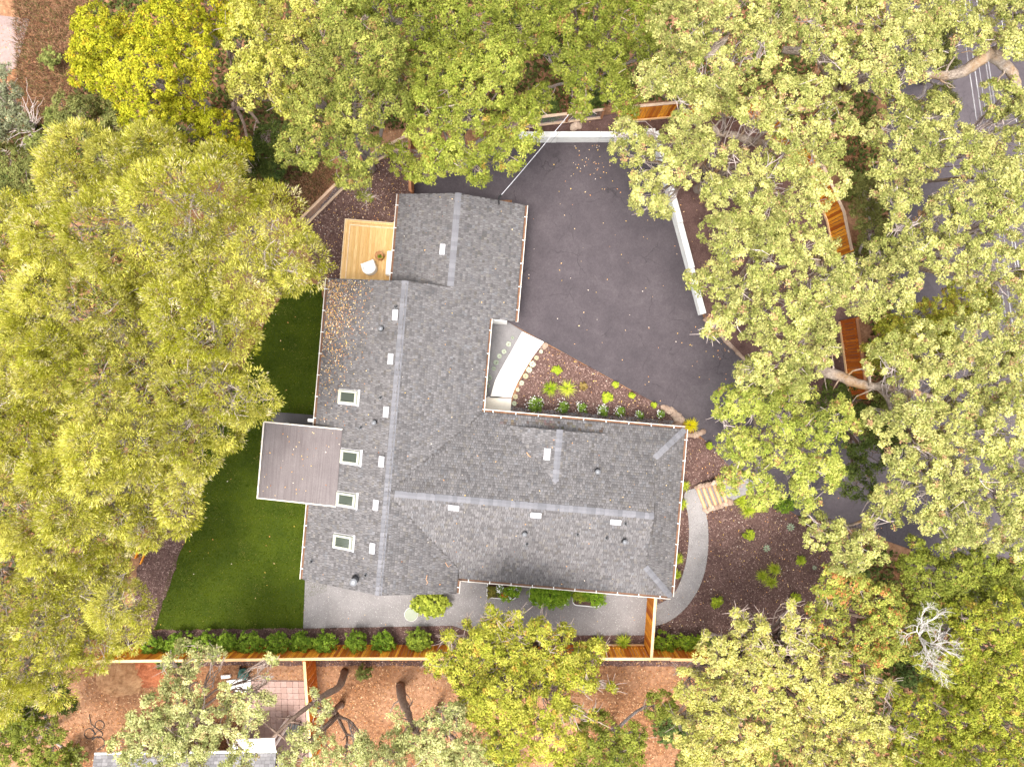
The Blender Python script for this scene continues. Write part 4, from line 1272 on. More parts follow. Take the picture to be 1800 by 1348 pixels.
def crown(kind, lobes, rng, base, scale=1.0, limbs=(), gaps=True, dens=1.0):
    """leaf clumps on the shells of billowing sub-lobes -> arrays; also clump centres for the twigs"""
    K = KINDS[kind]
    fl = np.array([1, 1, K["flat"]])
    L = [(np.array(W(l[0], l[1], l[3])), l[2] * (1.08 if kind == "pine" else 1.04) * (CAM_H - l[3]) / FPX) for l in lobes]
    S = []                                          # sub-lobes: centre, radius, tint
    for (c, r) in L:
        k = int(np.clip(5.0 + 3.2 * r, 5, 13)) if r > 0.5 else 2
        for _ in range(k):
            d = rng.normal(size=3); d[2] = abs(d[2]) - 0.25
            d /= np.linalg.norm(d)
            S.append((c + d * r * rng.uniform(0.50, 0.72) * fl + np.array([0, 0, rng.uniform(-0.25, 0.3) * r]), r * rng.uniform(0.34, 0.54), rng.uniform(0.80, 1.16), rng.uniform(-0.26, 0.26)))
        S.append((c, r * 0.55, rng.uniform(0.85, 1.1), 0.0))
    Cs, Ns, tint, hue, own = [], [], [], [], []
    for si, (c, r, tn, hu) in enumerate(S):
        n = max(5, int(K["dens"] * dens * 4.4 * r * r * 1.25 + 4))
        d = unit(rng.normal(size=(n, 3)))
        d[:, 2] = np.where(d[:, 2] < -0.25, -d[:, 2], d[:, 2])
        rr = r * np.clip(rng.normal(0.95, 0.07, n), 0.6, 1.15)
        out_ = rng.random(n) < 0.05
        rr[out_] *= rng.uniform(1.1, 1.35, out_.sum())
        Cs.append(c + d * rr[:, None] * np.array([1, 1, 0.88])); Ns.append(d)
        tint.append(np.full(n, tn)); hue.append(np.full(n, hu)); own.append(np.full(n, si))
    P_, D_, T_, H_, O_ = [np.concatenate(q) for q in (Cs, Ns, tint, hue, own)]
    n = len(P_)
    keep = np.ones(n, bool)
    for si, (c, r, _a, _b) in enumerate(S):
        keep &= (np.linalg.norm((P_ - c) / np.array([1, 1, 0.88]), axis=1) > 0.80 * r) | (O_ == si)
    kz = (CAM_H - P_[:, 2]) / FPX
    X, Y = 900 + P_[:, 0] / kz, 674 - P_[:, 1] / kz
    if gaps:
        for g in GX:
            keep &= ~(np.hypot(X - g[0], Y - g[1]) < g[2] * (0.8 + 0.35 * rng.random(n)))
    if kind in ("oak", "oak2", "straw", "pale", "olive"):      # natural openings in the crown
        q = P_[:, 0], P_[:, 1]
        nz = np.sin(q[0] * 2.3 + 1.7 * np.sin(q[1] * 1.3)) * np.cos(q[1] * 2.6 + 1.4 * np.sin(q[0] * 1.7)) + 0.5 * np.sin(q[0] * 5.1 + q[1] * 3.7) * np.cos(q[1] * 5.9 - q[0] * 2.2)
        keep &= nz < 0.72 + 0.2 * rng.random(n)
    for lb in limbs:
        pl = lb["px"]
        for a, b in zip(pl[:-1], pl[1:]):
            ax, ay, bx, by = a[0], a[1], b[0], b[1]
            t = np.clip(((X - ax) * (bx - ax) + (Y - ay) * (by - ay)) / max(1e-6, (bx - ax) ** 2 + (by - ay) ** 2), 0, 1)
            keep &= ~((np.hypot(X - ax - t * (bx - ax), Y - ay - t * (by - ay)) < lb.get("clear", 9)) & (rng.random(n) < 0.85))
    P_, D_, T_, H_ = P_[keep], D_[keep], T_[keep], H_[keep]
    n, m = len(P_), K["nl"]
    cl_b = T_ * np.clip(rng.normal(1.0, 0.13, n), 0.6, 1.4)
    cl_m = np.clip(rng.normal(0.42, 0.24, n) + H_, 0, 1)
    cl_a = rng.random(n) < K["acc"]
    upv = np.array([0, 0, 1.0])
    cn = unit(D_ * (1 - K["up"]) + upv * K["up"])
    off = rng.normal(size=(n, m, 3))
    off = off / np.linalg.norm(off, axis=2, keepdims=True) * (rng.random((n, m, 1)) ** 0.45)
    rcl = K["rc"] * scale * rng.uniform(0.7, 1.3, (n, 1, 1))
    pos = P_[:, None, :] + off * rcl * np.array([1, 1, 0.7])
    if K.get("needle"):
        ax = unit((cn * 0.5 + D_ * 0.6 + rng.normal(size=(n, 3)) * 0.32))
        dirs = unit((ax[:, None, :] * 0.85 + off * 0.85).reshape(-1, 3))
        pos = (P_[:, None, :] + dirs.reshape(n, m, 3) * (0.07 * scale) + off * rcl * 0.75).reshape(-1, 3)
        N = unit(rng.normal(size=(n * m, 3)) + upv * 0.8)
        N = unit(N - dirs * np.sum(N * dirs, 1, keepdims=True))
        T = dirs
    else:
        N = unit((cn[:, None, :] * 0.75 + off * 0.75 + rng.normal(size=(n, m, 3)) * 0.42).reshape(-1, 3))
        T = (off + rng.normal(size=(n, m, 3)) * 0.5).reshape(-1, 3)
        pos = pos.reshape(-1, 3)
    k = n * m
    lf = rng.uniform(0.65, 1.35, k)
    V, F = tris3(pos - base, N, K["l"] * scale * lf, K["w"] * scale * lf, rng, T)
    c0, c1, c2 = [np.array(x) for x in K["c"]]
    mixf = np.clip(np.repeat(cl_m, m) + rng.normal(0, 0.22, k), 0, 1)[:, None]
    col = c0 * (1 - mixf) + c1 * mixf
    acc = (np.repeat(cl_a, m) & (rng.random(k) < 0.75)) | (rng.random(k) < K["acc"] * 0.35)
    col[acc] = c2 * rng.uniform(0.7, 1.2, (acc.sum(), 1))
    col *= (np.repeat(cl_b, m) * rng.uniform(0.82, 1.18, k))[:, None]
    col[:, 0] *= rng.uniform(0.93, 1.07, k)
    return V, F, np.repeat(np.clip(col, 0, 0.8), 3, axis=0), P_, L

LEAVES = 0
def tree(name, label, kind, lobes, seed, trunk=None, limbs=(), group=None, scale=1.0, cat="tree", twigs=9, dens=1.0, H=None):
    """lobes: (picture x, y, radius, height); a crown of leaf clumps on limbs and a tapered trunk"""
    global LEAVES
    rng = np.random.default_rng(seed)
    rr = random.Random(seed)
    c = np.mean([W(l[0], l[1], l[3]) for l in lobes], axis=0)
    if trunk is not None:
        base = np.array(W(trunk[0], trunk[1], 0))
    else:
        base = np.array([c[0] * 1.13, c[1] * 1.13, 0.0])
    root = empty(name, tuple(base)); tag(root, label, cat, group)
    V, F, C, cl, L = crown(kind, lobes, rng, base, scale, limbs, True, dens)
    LEAVES += len(F)
    link("crown", np_mesh("crown", V, F, C, M["leaf"]), None, root)
    mb = MB()
    zmin = min(l[3] for l in lobes)
    zf = max(1.2, zmin * 0.45)
    tot = sum(r for _, r in L)
    tr = min(0.27, 0.08 + 0.016 * tot)
    fork = Vector((base[0] * 0.5 + c[0] * 0.5, base[1] * 0.5 + c[1] * 0.5, zf)) - Vector(base)
    def wav(a, b, k, amp):
        out = []
        a, b = Vector(a), Vector(b)
        ln = (b - a).length
        o1 = Vector((rr.uniform(-1, 1), rr.uniform(-1, 1), rr.uniform(-.5, .5))) * amp * ln
        o2 = Vector((rr.uniform(-1, 1), rr.uniform(-1, 1), rr.uniform(-.5, .5))) * amp * ln
        for i in range(k + 1):
            t = i / k
            out.append(a.lerp(b, t) + o1 * math.sin(math.pi * t) + o2 * math.sin(2 * math.pi * t) * 0.5)
        return out
    tw = MB()
    pts = wav((0, 0, -0.2), fork, 5, 0.05)
    mb.tube(pts, [tr * (1.35 if i == 0 else 1.0 - 0.06 * i) for i in range(6)], 10)
    # group lobes: main limbs reach the lobe centres
    for (lc, r) in L:
        tip = Vector(lc) - Vector(base) + Vector((0, 0, -0.25 * r))
        r0 = min(tr * 0.6, 0.05 + 0.055 * r)
        pts = wav(fork, tip, 6, 0.07)
        mb.tube(pts, [r0 * (1 - 0.11 * i) for i in range(7)], 7)
        near = cl[np.linalg.norm(cl - lc, axis=1) < r * 1.25]
        if len(near):
            for _ in range(twigs):
                q = near[rr.randrange(len(near))]
                e = Vector(q) - Vector(base) + Vector((0, 0, rr.uniform(0.0, 0.16)))
                st_ = pts[rr.randrange(3, 7)]
                pp = wav(st_, e, 4, 0.10)
                tw.tube(pp, [0.030, 0.026, 0.021, 0.017, 0.010], 3, False)
                for _k in range(3):
                    s2 = pp[rr.randrange(1, 4)]
                    q2 = near[rr.randrange(len(near))]
                    e2 = s2 + ((Vector(q2) - Vector(base)) - s2).normalized() * rr.uniform(0.4, 0.8)
                    tw.tube(wav(s2, e2, 2, 0.14), [0.018, 0.015, 0.008], 3, False)
    for lb in limbs:
        pl = [Vector(W(p[0], p[1], p[2])) - Vector(base) for p in lb["px"]]
        pts = [Vector(q) for q in smooth_line([tuple(q) for q in pl], 4)]
        n = len(pts)
        mb.tube(pts, [(lb["r"] + (lb["r1"] - lb["r"]) * i / (n - 1)) * rr.uniform(0.86, 1.12) for i in range(n)], 10)
        for _q in range(int(5 * n / 8)):
            a_ = pts[rr.randrange(1, n)]
            e_ = a_ + Vector((rr.uniform(-1, 1), rr.uniform(-1, 1), rr.uniform(0.0, 0.6))).normalized() * rr.uniform(0.5, 1.3)
            mb.tube(wav(a_, e_, 4, 0.16), [0.055, 0.042, 0.03, 0.02, 0.01], 5, False)
    mb.build("trunk", M[KINDS[kind]["bark"]], root, smooth=True)
    if tw.v: tw.build("twigs", M["twig_pale"] if kind in ("oak", "oak2", "pine") else M["twig_brown"], root)["kind"] = "stuff"
    return root

def LB(s, z, dz=1.0, seed=0):
    """'x,y,r x,y,r ...' -> lobes at height about z"""
    rr = random.Random(seed + 99)
    out = []
    for q in s.split():
        a = [float(x) for x in q.split(",")]
        out.append((a[0], a[1], a[2], a[3] if len(a) > 3 else z + rr.uniform(-dz, dz)))
    return out

def sprays(cx, cy, z, items):
    """arching leafy shoots: chains of shrinking lobes from the crown's middle to (x, y)"""
    out = []
    for (x, y, r0, zt) in items:
        for i in range(5):
            t = 0.35 + 0.65 * i / 4
            out.append((cx + (x - cx) * t, cy + (y - cy) * t, r0 * (1 - 0.62 * i / 4), z + (zt - z) * t))
    return out
PINES = "feathery yellow-green trees on the left"
OAKS = "pale oaks on the right"
NORTH = "trees along the north side"
SOUTH = "trees along the south side"
tree("feathery_tree", "broad feathery yellow-green tree with a rounded dome, beside the deck's mulch", "pine",
     LB("190,330,85 290,305,75 370,350,85 455,395,75 505,455,58 420,460,90 320,420,105 215,420,100 130,400,75 140,335,55 488,500,30", 10.2, 0.9, 1), 101, scale=1.1, twigs=20, group=PINES)
tree("feathery_tree", "largest feathery yellow-green tree spreading over the lawn beside the patio cover", "pine",
     LB("150,560,100 260,560,105 365,560,80 425,545,42 432,690,50 370,650,80 265,670,95 150,680,90 310,760,85 200,780,85 388,735,55", 9.6, 0.9, 2), 102, scale=1.1, twigs=20, group=PINES)
tree("feathery_tree", "feathery yellow-green tree against the left edge beside the big dome", "pine",
     LB("20,440,65 50,510,75 30,600,80 40,690,75 -30,520,70 -30,650,70 80,610,60 -20,760,60 10,385,40", 9.0, 0.7, 3), 103, scale=1.1, twigs=18, group=PINES)
tree("feathery_tree", "darker olive feathery tree below the lawn's widest tree on the left", "pine",
     LB("-20,860,70 40,790,80 140,850,90 80,860,60 240,850,80 310,880,55 60,900,85 170,920,70 240,915,45 330,850,40 100,800,70", 8.3, 0.8, 4), 104, scale=1.1, twigs=18, group=PINES, dens=0.95)
tree("feathery_tree", "twiggy feathery tree leaning over the south fence's left end", "pine",
     LB("-10,1000,60 -20,1110,70 90,970,60 40,1040,75 120,1020,70 195,1045,55 55,1110,80 145,1100,75 205,1110,50 30,1190,55 95,1180,50 230,1070,38 180,1000,50", 7.6, 0.8, 5), 105, scale=1.1, twigs=20, group=PINES, dens=0.85)
tree("yellow_tree", "bright yellow-leaved tree at the top left beside the dry slope", "yellow",
     LB("195,120,62 270,85,75 335,55,65 250,175,75 325,160,62 180,70,45 395,35,50 165,110,35 300,215,50", 8.6, 0.8, 6), 106, group=NORTH)
tree("round_tree", "small round yellow-green tree just above the dome of the feathery tree", "yellow",
     LB("385,245,50 355,225,32 415,270,36 400,290,28", 7.2, 0.4, 7), 107, group=NORTH)
tree("dull_tree", "dull olive tree between the yellow tree and the feathery dome", "dull",
     LB("175,225,50 235,240,50 130,205,32 290,262,36 210,280,40", 6.2, 0.5, 8), 108, group=NORTH)
tree("dark_tree", "dark green tree near the left edge above the feathery dome", "dull",
     LB("40,300,45 85,335,48 30,370,42 110,280,38 70,390,40", 5.2, 0.5, 9), 109, group=NORTH)
def bare_bush():
    root = empty("bare_shrub", W(60, 232)); tag(root, "leafless pale twiggy shrub on the dry slope", "shrub")
    rr = random.Random(8); mb = MB()
    for i in range(16):
        a = rr.uniform(0, 6.28); l = rr.uniform(.7, 1.9)
        p = [Vector((0, 0, 0)), Vector((math.cos(a) * l * .4, math.sin(a) * l * .4, .5)), Vector((math.cos(a + .2) * l * .8, math.sin(a + .2) * l * .8, .8)), Vector((math.cos(a + .5) * l * 1.2, math.sin(a + .5) * l * 1.2, .9))]
        mb.tube(p, [.025, .02, .014, .006], 5, False)
        for k in range(3):
            q = p[rr.randrange(1, 4)]; b = a + rr.uniform(-1.2, 1.2)
            mb.tube([q, q + Vector((math.cos(b) * .3, math.sin(b) * .3, .15)), q + Vector((math.cos(b + .3) * .6, math.sin(b + .3) * .6, .2))], [.012, .009, .004], 4, False)
    mb.build("twigs", M["twig_pale"], root)["kind"] = "stuff"
bare_bush()
tree("silvery_tree", "silvery leaved tree cut by the left edge beside the dry slope", "silver", LB("5,150,32 15,195,38 0,235,30", 6.0, 0.5, 10), 110, group=NORTH)
tree("pale_yellow_tree", "pale yellow tree with airy leaves at the top, left of centre", "straw",
     LB("445,55,52 520,35,55 475,135,52 440,165,40 540,95,50 565,25,40 520,180,35", 9.0, 0.7, 11), 111, group=NORTH)
tree("leafy_tree", "tall olive-green tree between the pale yellow tree and the driveway", "moss",
     LB("620,95,80 560,170,58 655,180,68 560,245,50 615,255,50 525,270,36 690,120,50 620,310,26 640,345,14,5.5 600,320,18,6", 9.4, 0.8, 12), 112, group=NORTH, dens=0.95)
tree("leafy_tree", "mid-green tree at the top edge above the driveway's left end", "green", LB("640,5,45 720,60,42 680,20,52 755,25,62 870,90,40 835,25,62 905,55,52 800,80,45 940,15,48", 8.2, 0.7, 13), 113, group=NORTH)
tree("leafy_tree", "bushy green tree hanging over the driveway's northwest corner", "lime",
     LB("790,130,62 860,125,55 830,195,72 905,225,48 765,205,55 885,265,38 780,280,38 830,290,34 700,278,26,7 735,305,28,7 760,250,45", 8.9, 0.6, 14), 114, group=NORTH)
tree("leafy_tree", "dark-gapped green tree at the top centre behind the rail fence", "green",
     LB("1150,90,35 1000,0,45 1060,0,45 1050,100,38 1000,40,52 1060,55,55 1015,125,45 1080,140,48 965,95,35 1120,35,48 1105,185,26 1020,185,24 940,180,28", 7.6, 0.7, 15), 115, group=NORTH, twigs=12)
# the oaks
lim1 = [dict(px=((1375, 88, 8.2), (1420, 92, 8.4), (1450, 100, 8.0), (1475, 125, 7), (1490, 150, 5)), r=0.14, r1=0.24, clear=11), dict(px=((1238, 105, 9), (1262, 85, 9.2), (1278, 65, 9)), r=0.13, r1=0.09, clear=8)]
tree("oak_tree", "pale oak at the top edge right of centre with exposed limbs", "oak",
     LB("1195,55,62 1275,35,62 1345,55,55 1180,135,52 1255,130,55 1205,195,42 1145,140,32 1330,110,40", 9.6, 0.7, 16), 116, limbs=lim1, group=OAKS)
tree("oak_tree", "pale oak at the top edge left of the overhead wires", "oak",
     LB("1600,130,34 1560,150,34 1430,30,55 1510,35,55 1590,80,50 1520,115,45 1445,105,42 1625,95,30 1570,25,45 1660,40,30", 9.4, 0.7, 17), 117, group=OAKS)
lim2 = [dict(px=((1255, 222, 6.5), (1262, 234, 6.6), (1290, 238, 6.8), (1316, 247, 6.6), (1345, 255, 5.0)), r=0.10, r1=0.2, clear=9), dict(px=((1215, 305, 6.2), (1228, 292, 6.3), (1240, 278, 6.2)), r=0.08, r1=0.11, clear=7)]
tree("oak_tree", "pale oak overhanging the white wall and the driveway's northeast corner", "oak",
     LB("1110,270,42 1135,325,42 1095,235,26 1150,365,26 1195,290,38 1250,265,42 1330,200,50 1400,180,52 1455,220,50 1385,265,52 1310,300,42 1440,305,52 1255,345,40 1335,365,52 1415,365,45 1180,235,30 1270,185,35", 8.8, 0.8, 18), 118, limbs=lim2, group=OAKS)
lim3 = [dict(px=((1440, 448, 8), (1437, 465, 8.2), (1445, 475, 8.2), (1460, 476, 8)), r=0.13, r1=0.10, clear=7), dict(px=((1417, 498, 7.6), (1430, 487, 7.9), (1438, 478, 8.1), (1446, 492, 8.0), (1454, 505, 7.8)), r=0.11, r1=0.07, clear=6)]
tree("oak_tree", "pale oak beside the driveway's east wall, its forked limb bare", "oak",
     LB("1270,420,45 1330,400,50 1248,495,38 1300,515,45 1360,455,55 1420,435,42 1390,525,55 1450,500,45 1335,575,40 1275,565,34 1243,580,20 1430,560,40", 8.8, 0.8, 19), 119, limbs=lim3, group=OAKS)
lim4 = [dict(px=((1424, 625, 3.0), (1436, 640, 5.4), (1450, 652, 6.4), (1478, 662, 6.8), (1505, 673, 7.2), (1540, 680, 7.6), (1575, 685, 7.8), (1610, 690, 7.9), (1650, 700, 8.2)), r=0.30, r1=0.07, clear=10), dict(px=((1545, 682, 7.6), (1560, 700, 7.6), (1568, 728, 7.5)), r=0.13, r1=0.06, clear=7), dict(px=((1578, 684, 7.8), (1588, 672, 8.0), (1590, 660, 8.0)), r=0.09, r1=0.05, clear=6)]
tree("oak_tree", "pale oak crown left of the fence panel, above the driveway's bend", "oak",
     LB("1375,620,52 1425,595,42 1455,620,26 1345,650,38 1405,655,40 1310,660,22", 8.4, 0.6, 20), 120, group=OAKS)
lim5 = [dict(px=((1600, 128, 7.6), (1638, 132, 8.0), (1668, 133, 8.3), (1695, 125, 8.6), (1720, 108, 9.0), (1742, 92, 9.2)), r=0.12, r1=0.27, clear=9), dict(px=((1742, 92, 9.2), (1760, 110, 9.0), (1780, 130, 8.8), (1788, 160, 8.6), (1798, 180, 8.4), (1815, 215, 8.0)), r=0.25, r1=0.10, clear=8)]
tree("oak_tree", "pale oak in the top right corner with a thick bent limb over the road", "oak",
     LB("1690,60,36 1740,20,52 1785,65,42 1640,15,38 1720,75,26 1790,15,40", 9.4, 0.6, 21), 121, limbs=lim5, group=OAKS, trunk=(1830, 60))
tree("oak_tree", "pale oak below the bent limb at the right edge", "oak",
     LB("1600,320,42 1570,345,36 1600,240,30 1810,210,40 1560,225,48 1640,205,38 1700,265,52 1770,250,52 1620,275,45 1765,170,40 1560,290,38 1740,320,45", 8.6, 0.7, 22), 122, group=OAKS)
tree("oak_tree", "pale oak right of the fence gap, mottled with dead twigs", "oak",
     LB("1805,500,50 1810,330,50 1640,380,50 1715,345,58 1780,395,55 1665,450,50 1740,465,55 1605,435,32 1560,510,50 1510,530,48 1545,460,38 1580,400,30 1470,470,30", 8.2, 0.7, 23), 123, group=OAKS, twigs=13)
tree("amber_shrub_tree", "orange and yellow leaved small tree beside the red-brown fence panel", "amber", LB("1560,595,45 1620,560,45 1690,520,45 1530,620,30 1650,600,40 1580,640,35", 5.5, 0.5, 24), 124, group=None)
tree("oak_tree", "largest pale oak filling the right edge below the amber tree", "oak",
     LB("1815,580,50 1815,800,50 1810,950,45 1570,630,45 1640,625,60 1725,585,60 1785,650,60 1700,680,70 1615,705,60 1770,750,65 1690,775,72 1600,785,60 1540,730,40 1640,860,62 1740,865,62 1700,930,50 1580,860,42 1785,880,45 1660,930,40", 8.8, 0.8, 25), 125, limbs=lim4, group=OAKS, twigs=11)
tree("oak_tree", "bright green oak overhanging the driveway beside the log steps", "oak2",
     LB("1300,710,38 1350,720,45 1280,775,34 1330,800,38 1290,835,30 1400,760,42 1440,815,45 1345,860,32 1425,860,38 1470,740,38 1400,695,34 1262,725,16 1385,810,30", 7.6, 0.7, 26), 126, group=OAKS)
tree("oak_tree", "pale oak lobe above the east mulch bed beside the asphalt", "oak", LB("1450,930,38 1510,960,40 1560,895,32 1485,985,30 1535,925,25", 7.0, 0.5, 27), 127, group=OAKS)
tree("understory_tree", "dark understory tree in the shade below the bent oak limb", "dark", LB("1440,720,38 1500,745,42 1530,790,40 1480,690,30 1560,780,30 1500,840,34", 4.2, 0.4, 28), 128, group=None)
tree("understory_tree", "olive understory tree behind the northeast fence beside the road", "dull", LB("1530,400,36 1570,440,32 1520,350,30 1500,470,26", 4.2, 0.4, 29), 129, group=None)
tree("understory_tree", "olive understory tree under the oaks left of the road", "dull", LB("1640,60,36 1660,110,30 1600,190,28 1650,170,30", 4.5, 0.4, 30), 130, group=None)
# bottom right
tree("leafy_tree", "dark olive tree below the road at the right, beside the pale oak lobe", "green", LB("1605,995,48 1665,1000,55 1735,1005,48 1625,1065,48 1785,1010,42 1690,1060,45", 6.2, 0.5, 31), 131, group=SOUTH)
tree("leafy_tree", "yellow-green tree at the right edge above the bottom corner", "chart", LB("1720,1100,55 1780,1080,50 1705,1180,55 1775,1170,55 1660,1150,45", 7.4, 0.5, 32), 132, group=SOUTH)
tree("leafy_tree", "wide yellow-green tree in the bottom right corner", "chart", LB("1640,1235,62 1720,1260,62 1600,1295,52 1785,1280,48 1680,1330,55 1560,1230,36 1740,1330,50 1580,1345,45", 6.8, 0.6, 33), 133, group=SOUTH, dens=0.9)
tree("russet_tree", "green tree speckled with red leaves beside the bare white branches", "russet", LB("1480,1030,44 1540,1060,44 1460,1105,40 1530,1130,48 1590,1105,42 1505,1175,35 1440,1060,24", 6.8, 0.5, 34), 134, group=SOUTH)
tree("pale_yellow_tree", "pale creamy-yellow tree with upright sprays at the bottom, right of centre", "pale",
     LB("1298,1095,16 1300,1120,20 1338,1105,13 1330,1130,18 1392,1085,10 1385,1110,14 1375,1135,18 1260,1155,34 1320,1180,46 1410,1155,34 1255,1230,52 1360,1245,58 1440,1205,52 1500,1260,52 1300,1310,58 1420,1315,58 1525,1320,45 1205,1205,28 1220,1305,42", 7.8, 0.6, 35) + sprays(1370, 1230, 7.8, [(1292, 1075, 22, 8.2), (1335, 1085, 20, 8.0), (1392, 1062, 20, 8.2), (1420, 1100, 20, 8.0), (1240, 1120, 22, 7.6), (1200, 1180, 22, 7.4), (1490, 1130, 22, 7.6), (1560, 1200, 24, 7.6), (1190, 1260, 22, 7.4), (1585, 1290, 24, 7.6)]), 135, group=SOUTH, dens=0.9, twigs=11)
# bottom centre and left
tree("amber_tree", "pointed yellow and amber tree in front of the patio at the bottom centre", "amber",
     LB("868,1082,14 862,1102,22 905,1090,14 900,1115,28 845,1135,36 930,1150,45 800,1150,28 790,1118,12 985,1150,42 950,1110,22 770,1165,22 880,1215,58 955,1225,48 1015,1170,30 1025,1190,24 900,1295,50 975,1295,48 835,1245,36 820,1190,38 1035,1145,22", 7.4, 0.7, 36) + sprays(900, 1190, 7.4, [(772, 1172, 24, 6.6), (785, 1118, 22, 6.8), (862, 1072, 24, 7.6), (912, 1078, 22, 7.6), (985, 1105, 22, 6.8), (1062, 1140, 22, 6.6), (1075, 1205, 24, 6.6), (1040, 1260, 24, 7.0), (800, 1245, 24, 6.8), (950, 1092, 18, 7.0), (820, 1095, 18, 7.0)]), 136, group=SOUTH, trunk=(905, 1230), twigs=12, dens=0.9)
tree("leafy_tree", "dark green tree low beside the amber tree at the bottom edge", "green", LB("1050,1290,42 1020,1330,40 1090,1330,38 1120,1290,30 1160,1240,28", 5.0, 0.4, 37), 137, group=SOUTH)
lim6 = [dict(px=((704, 1205, 0.0), (707, 1228, 2.0), (716, 1250, 3.6), (722, 1266, 4.6), (735, 1290, 6)), r=0.24, r1=0.10, clear=9), dict(px=((606, 1180, 0.0), (596, 1206, 2.0), (570, 1222, 3.6), (520, 1258, 5.2), (480, 1295, 6.2)), r=0.22, r1=0.06, clear=7)]
tree("pale_green_tree", "pale green tree at the bottom edge left of the amber tree", "olive", LB("720,1290,45 790,1285,48 680,1340,40 830,1320,45 760,1335,45 790,1250,28", 7.0, 0.5, 38), 138, limbs=lim6[:1], group=SOUTH, dens=0.85)
tree("pale_green_tree", "pale green tree beside the neighbour's fence at the bottom edge", "olive", LB("560,1295,42 605,1335,42 520,1325,36 570,1250,22 640,1310,26 555,1215,12", 6.6, 0.5, 39), 139, limbs=lim6[1:], group=SOUTH, dens=0.85)
tree("grey_green_tree", "pale grey-green tree covering the neighbour's yard beside the south fence", "olive",
     LB("340,1150,36 385,1150,16 330,1205,48 275,1265,42 350,1265,58 420,1240,42 470,1225,20 245,1320,48 325,1330,45 420,1320,34 480,1190,12 480,1160,14 300,1160,20", 6.6, 0.6, 40), 140, trunk=(300, 1290), group=SOUTH, dens=0.9)
tree("leafy_tree", "green tree in the bottom left corner", "green", LB("60,1270,45 25,1305,45 85,1320,32 40,1240,36 120,1345,30", 5.2, 0.5, 41), 141, group=SOUTH)
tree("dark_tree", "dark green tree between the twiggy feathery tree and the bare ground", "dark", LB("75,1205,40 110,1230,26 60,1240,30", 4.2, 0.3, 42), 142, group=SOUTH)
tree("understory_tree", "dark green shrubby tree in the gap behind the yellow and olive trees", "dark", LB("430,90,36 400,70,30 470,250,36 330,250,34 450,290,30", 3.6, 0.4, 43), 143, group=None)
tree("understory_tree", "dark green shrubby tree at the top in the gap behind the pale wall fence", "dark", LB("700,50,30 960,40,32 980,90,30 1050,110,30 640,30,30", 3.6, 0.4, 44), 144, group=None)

# the bare dead tree
def dead_tree():
    root = empty("dead_tree", W(1600, 1100)); tag(root, "bleached bare dead branches over the trees at lower right", "tree")
    rr = random.Random(3)
    o = root.location
    mb = MB()
    def grow(p, d, ln, r, lev):
        pts = [p]; q = p.copy(); dd = d.copy()
        for i in range(4):
            dd = (dd + Vector((rr.uniform(-.35, .35), rr.uniform(-.35, .35), rr.uniform(-.15, .2)))).normalized()
            q = q + dd * ln / 4
            pts.append(q.copy())
        mb.tube(pts, [r * (1 - 0.16 * i) for i in range(5)], 5 if lev < 2 else 4, False)
        if lev < 5:
            for k in range(4 if lev < 3 else 3):
                b = pts[rr.randrange(2, 5)]
                nd = (dd + Vector((rr.uniform(-1, 1), rr.uniform(-1, 1), rr.uniform(-.3, .5))) * 0.9).normalized()
                grow(b, nd, ln * rr.uniform(.55, .75), r * 0.55, lev + 1)
    mb.tube([(0, 0, -.2), Wv(1605, 1105, 3) - o, Wv(1615, 1118, 7.2) - o], [0.16, 0.12, 0.09], 8)
    for (tx, ty, z) in ((1632, 1120, 8.4), (1650, 1165, 8.6), (1665, 1150, 8.4), (1625, 1100, 8.4), (1640, 1180, 8.3)):
        a = Wv(1615, 1118, 7.2) - o; b = Wv(tx, ty, z) - o
        grow(a, (b - a).normalized(), (b - a).length * 0.62, 0.05, 1)
    mb.build("branches", M["bark_dead"], root)
dead_tree()

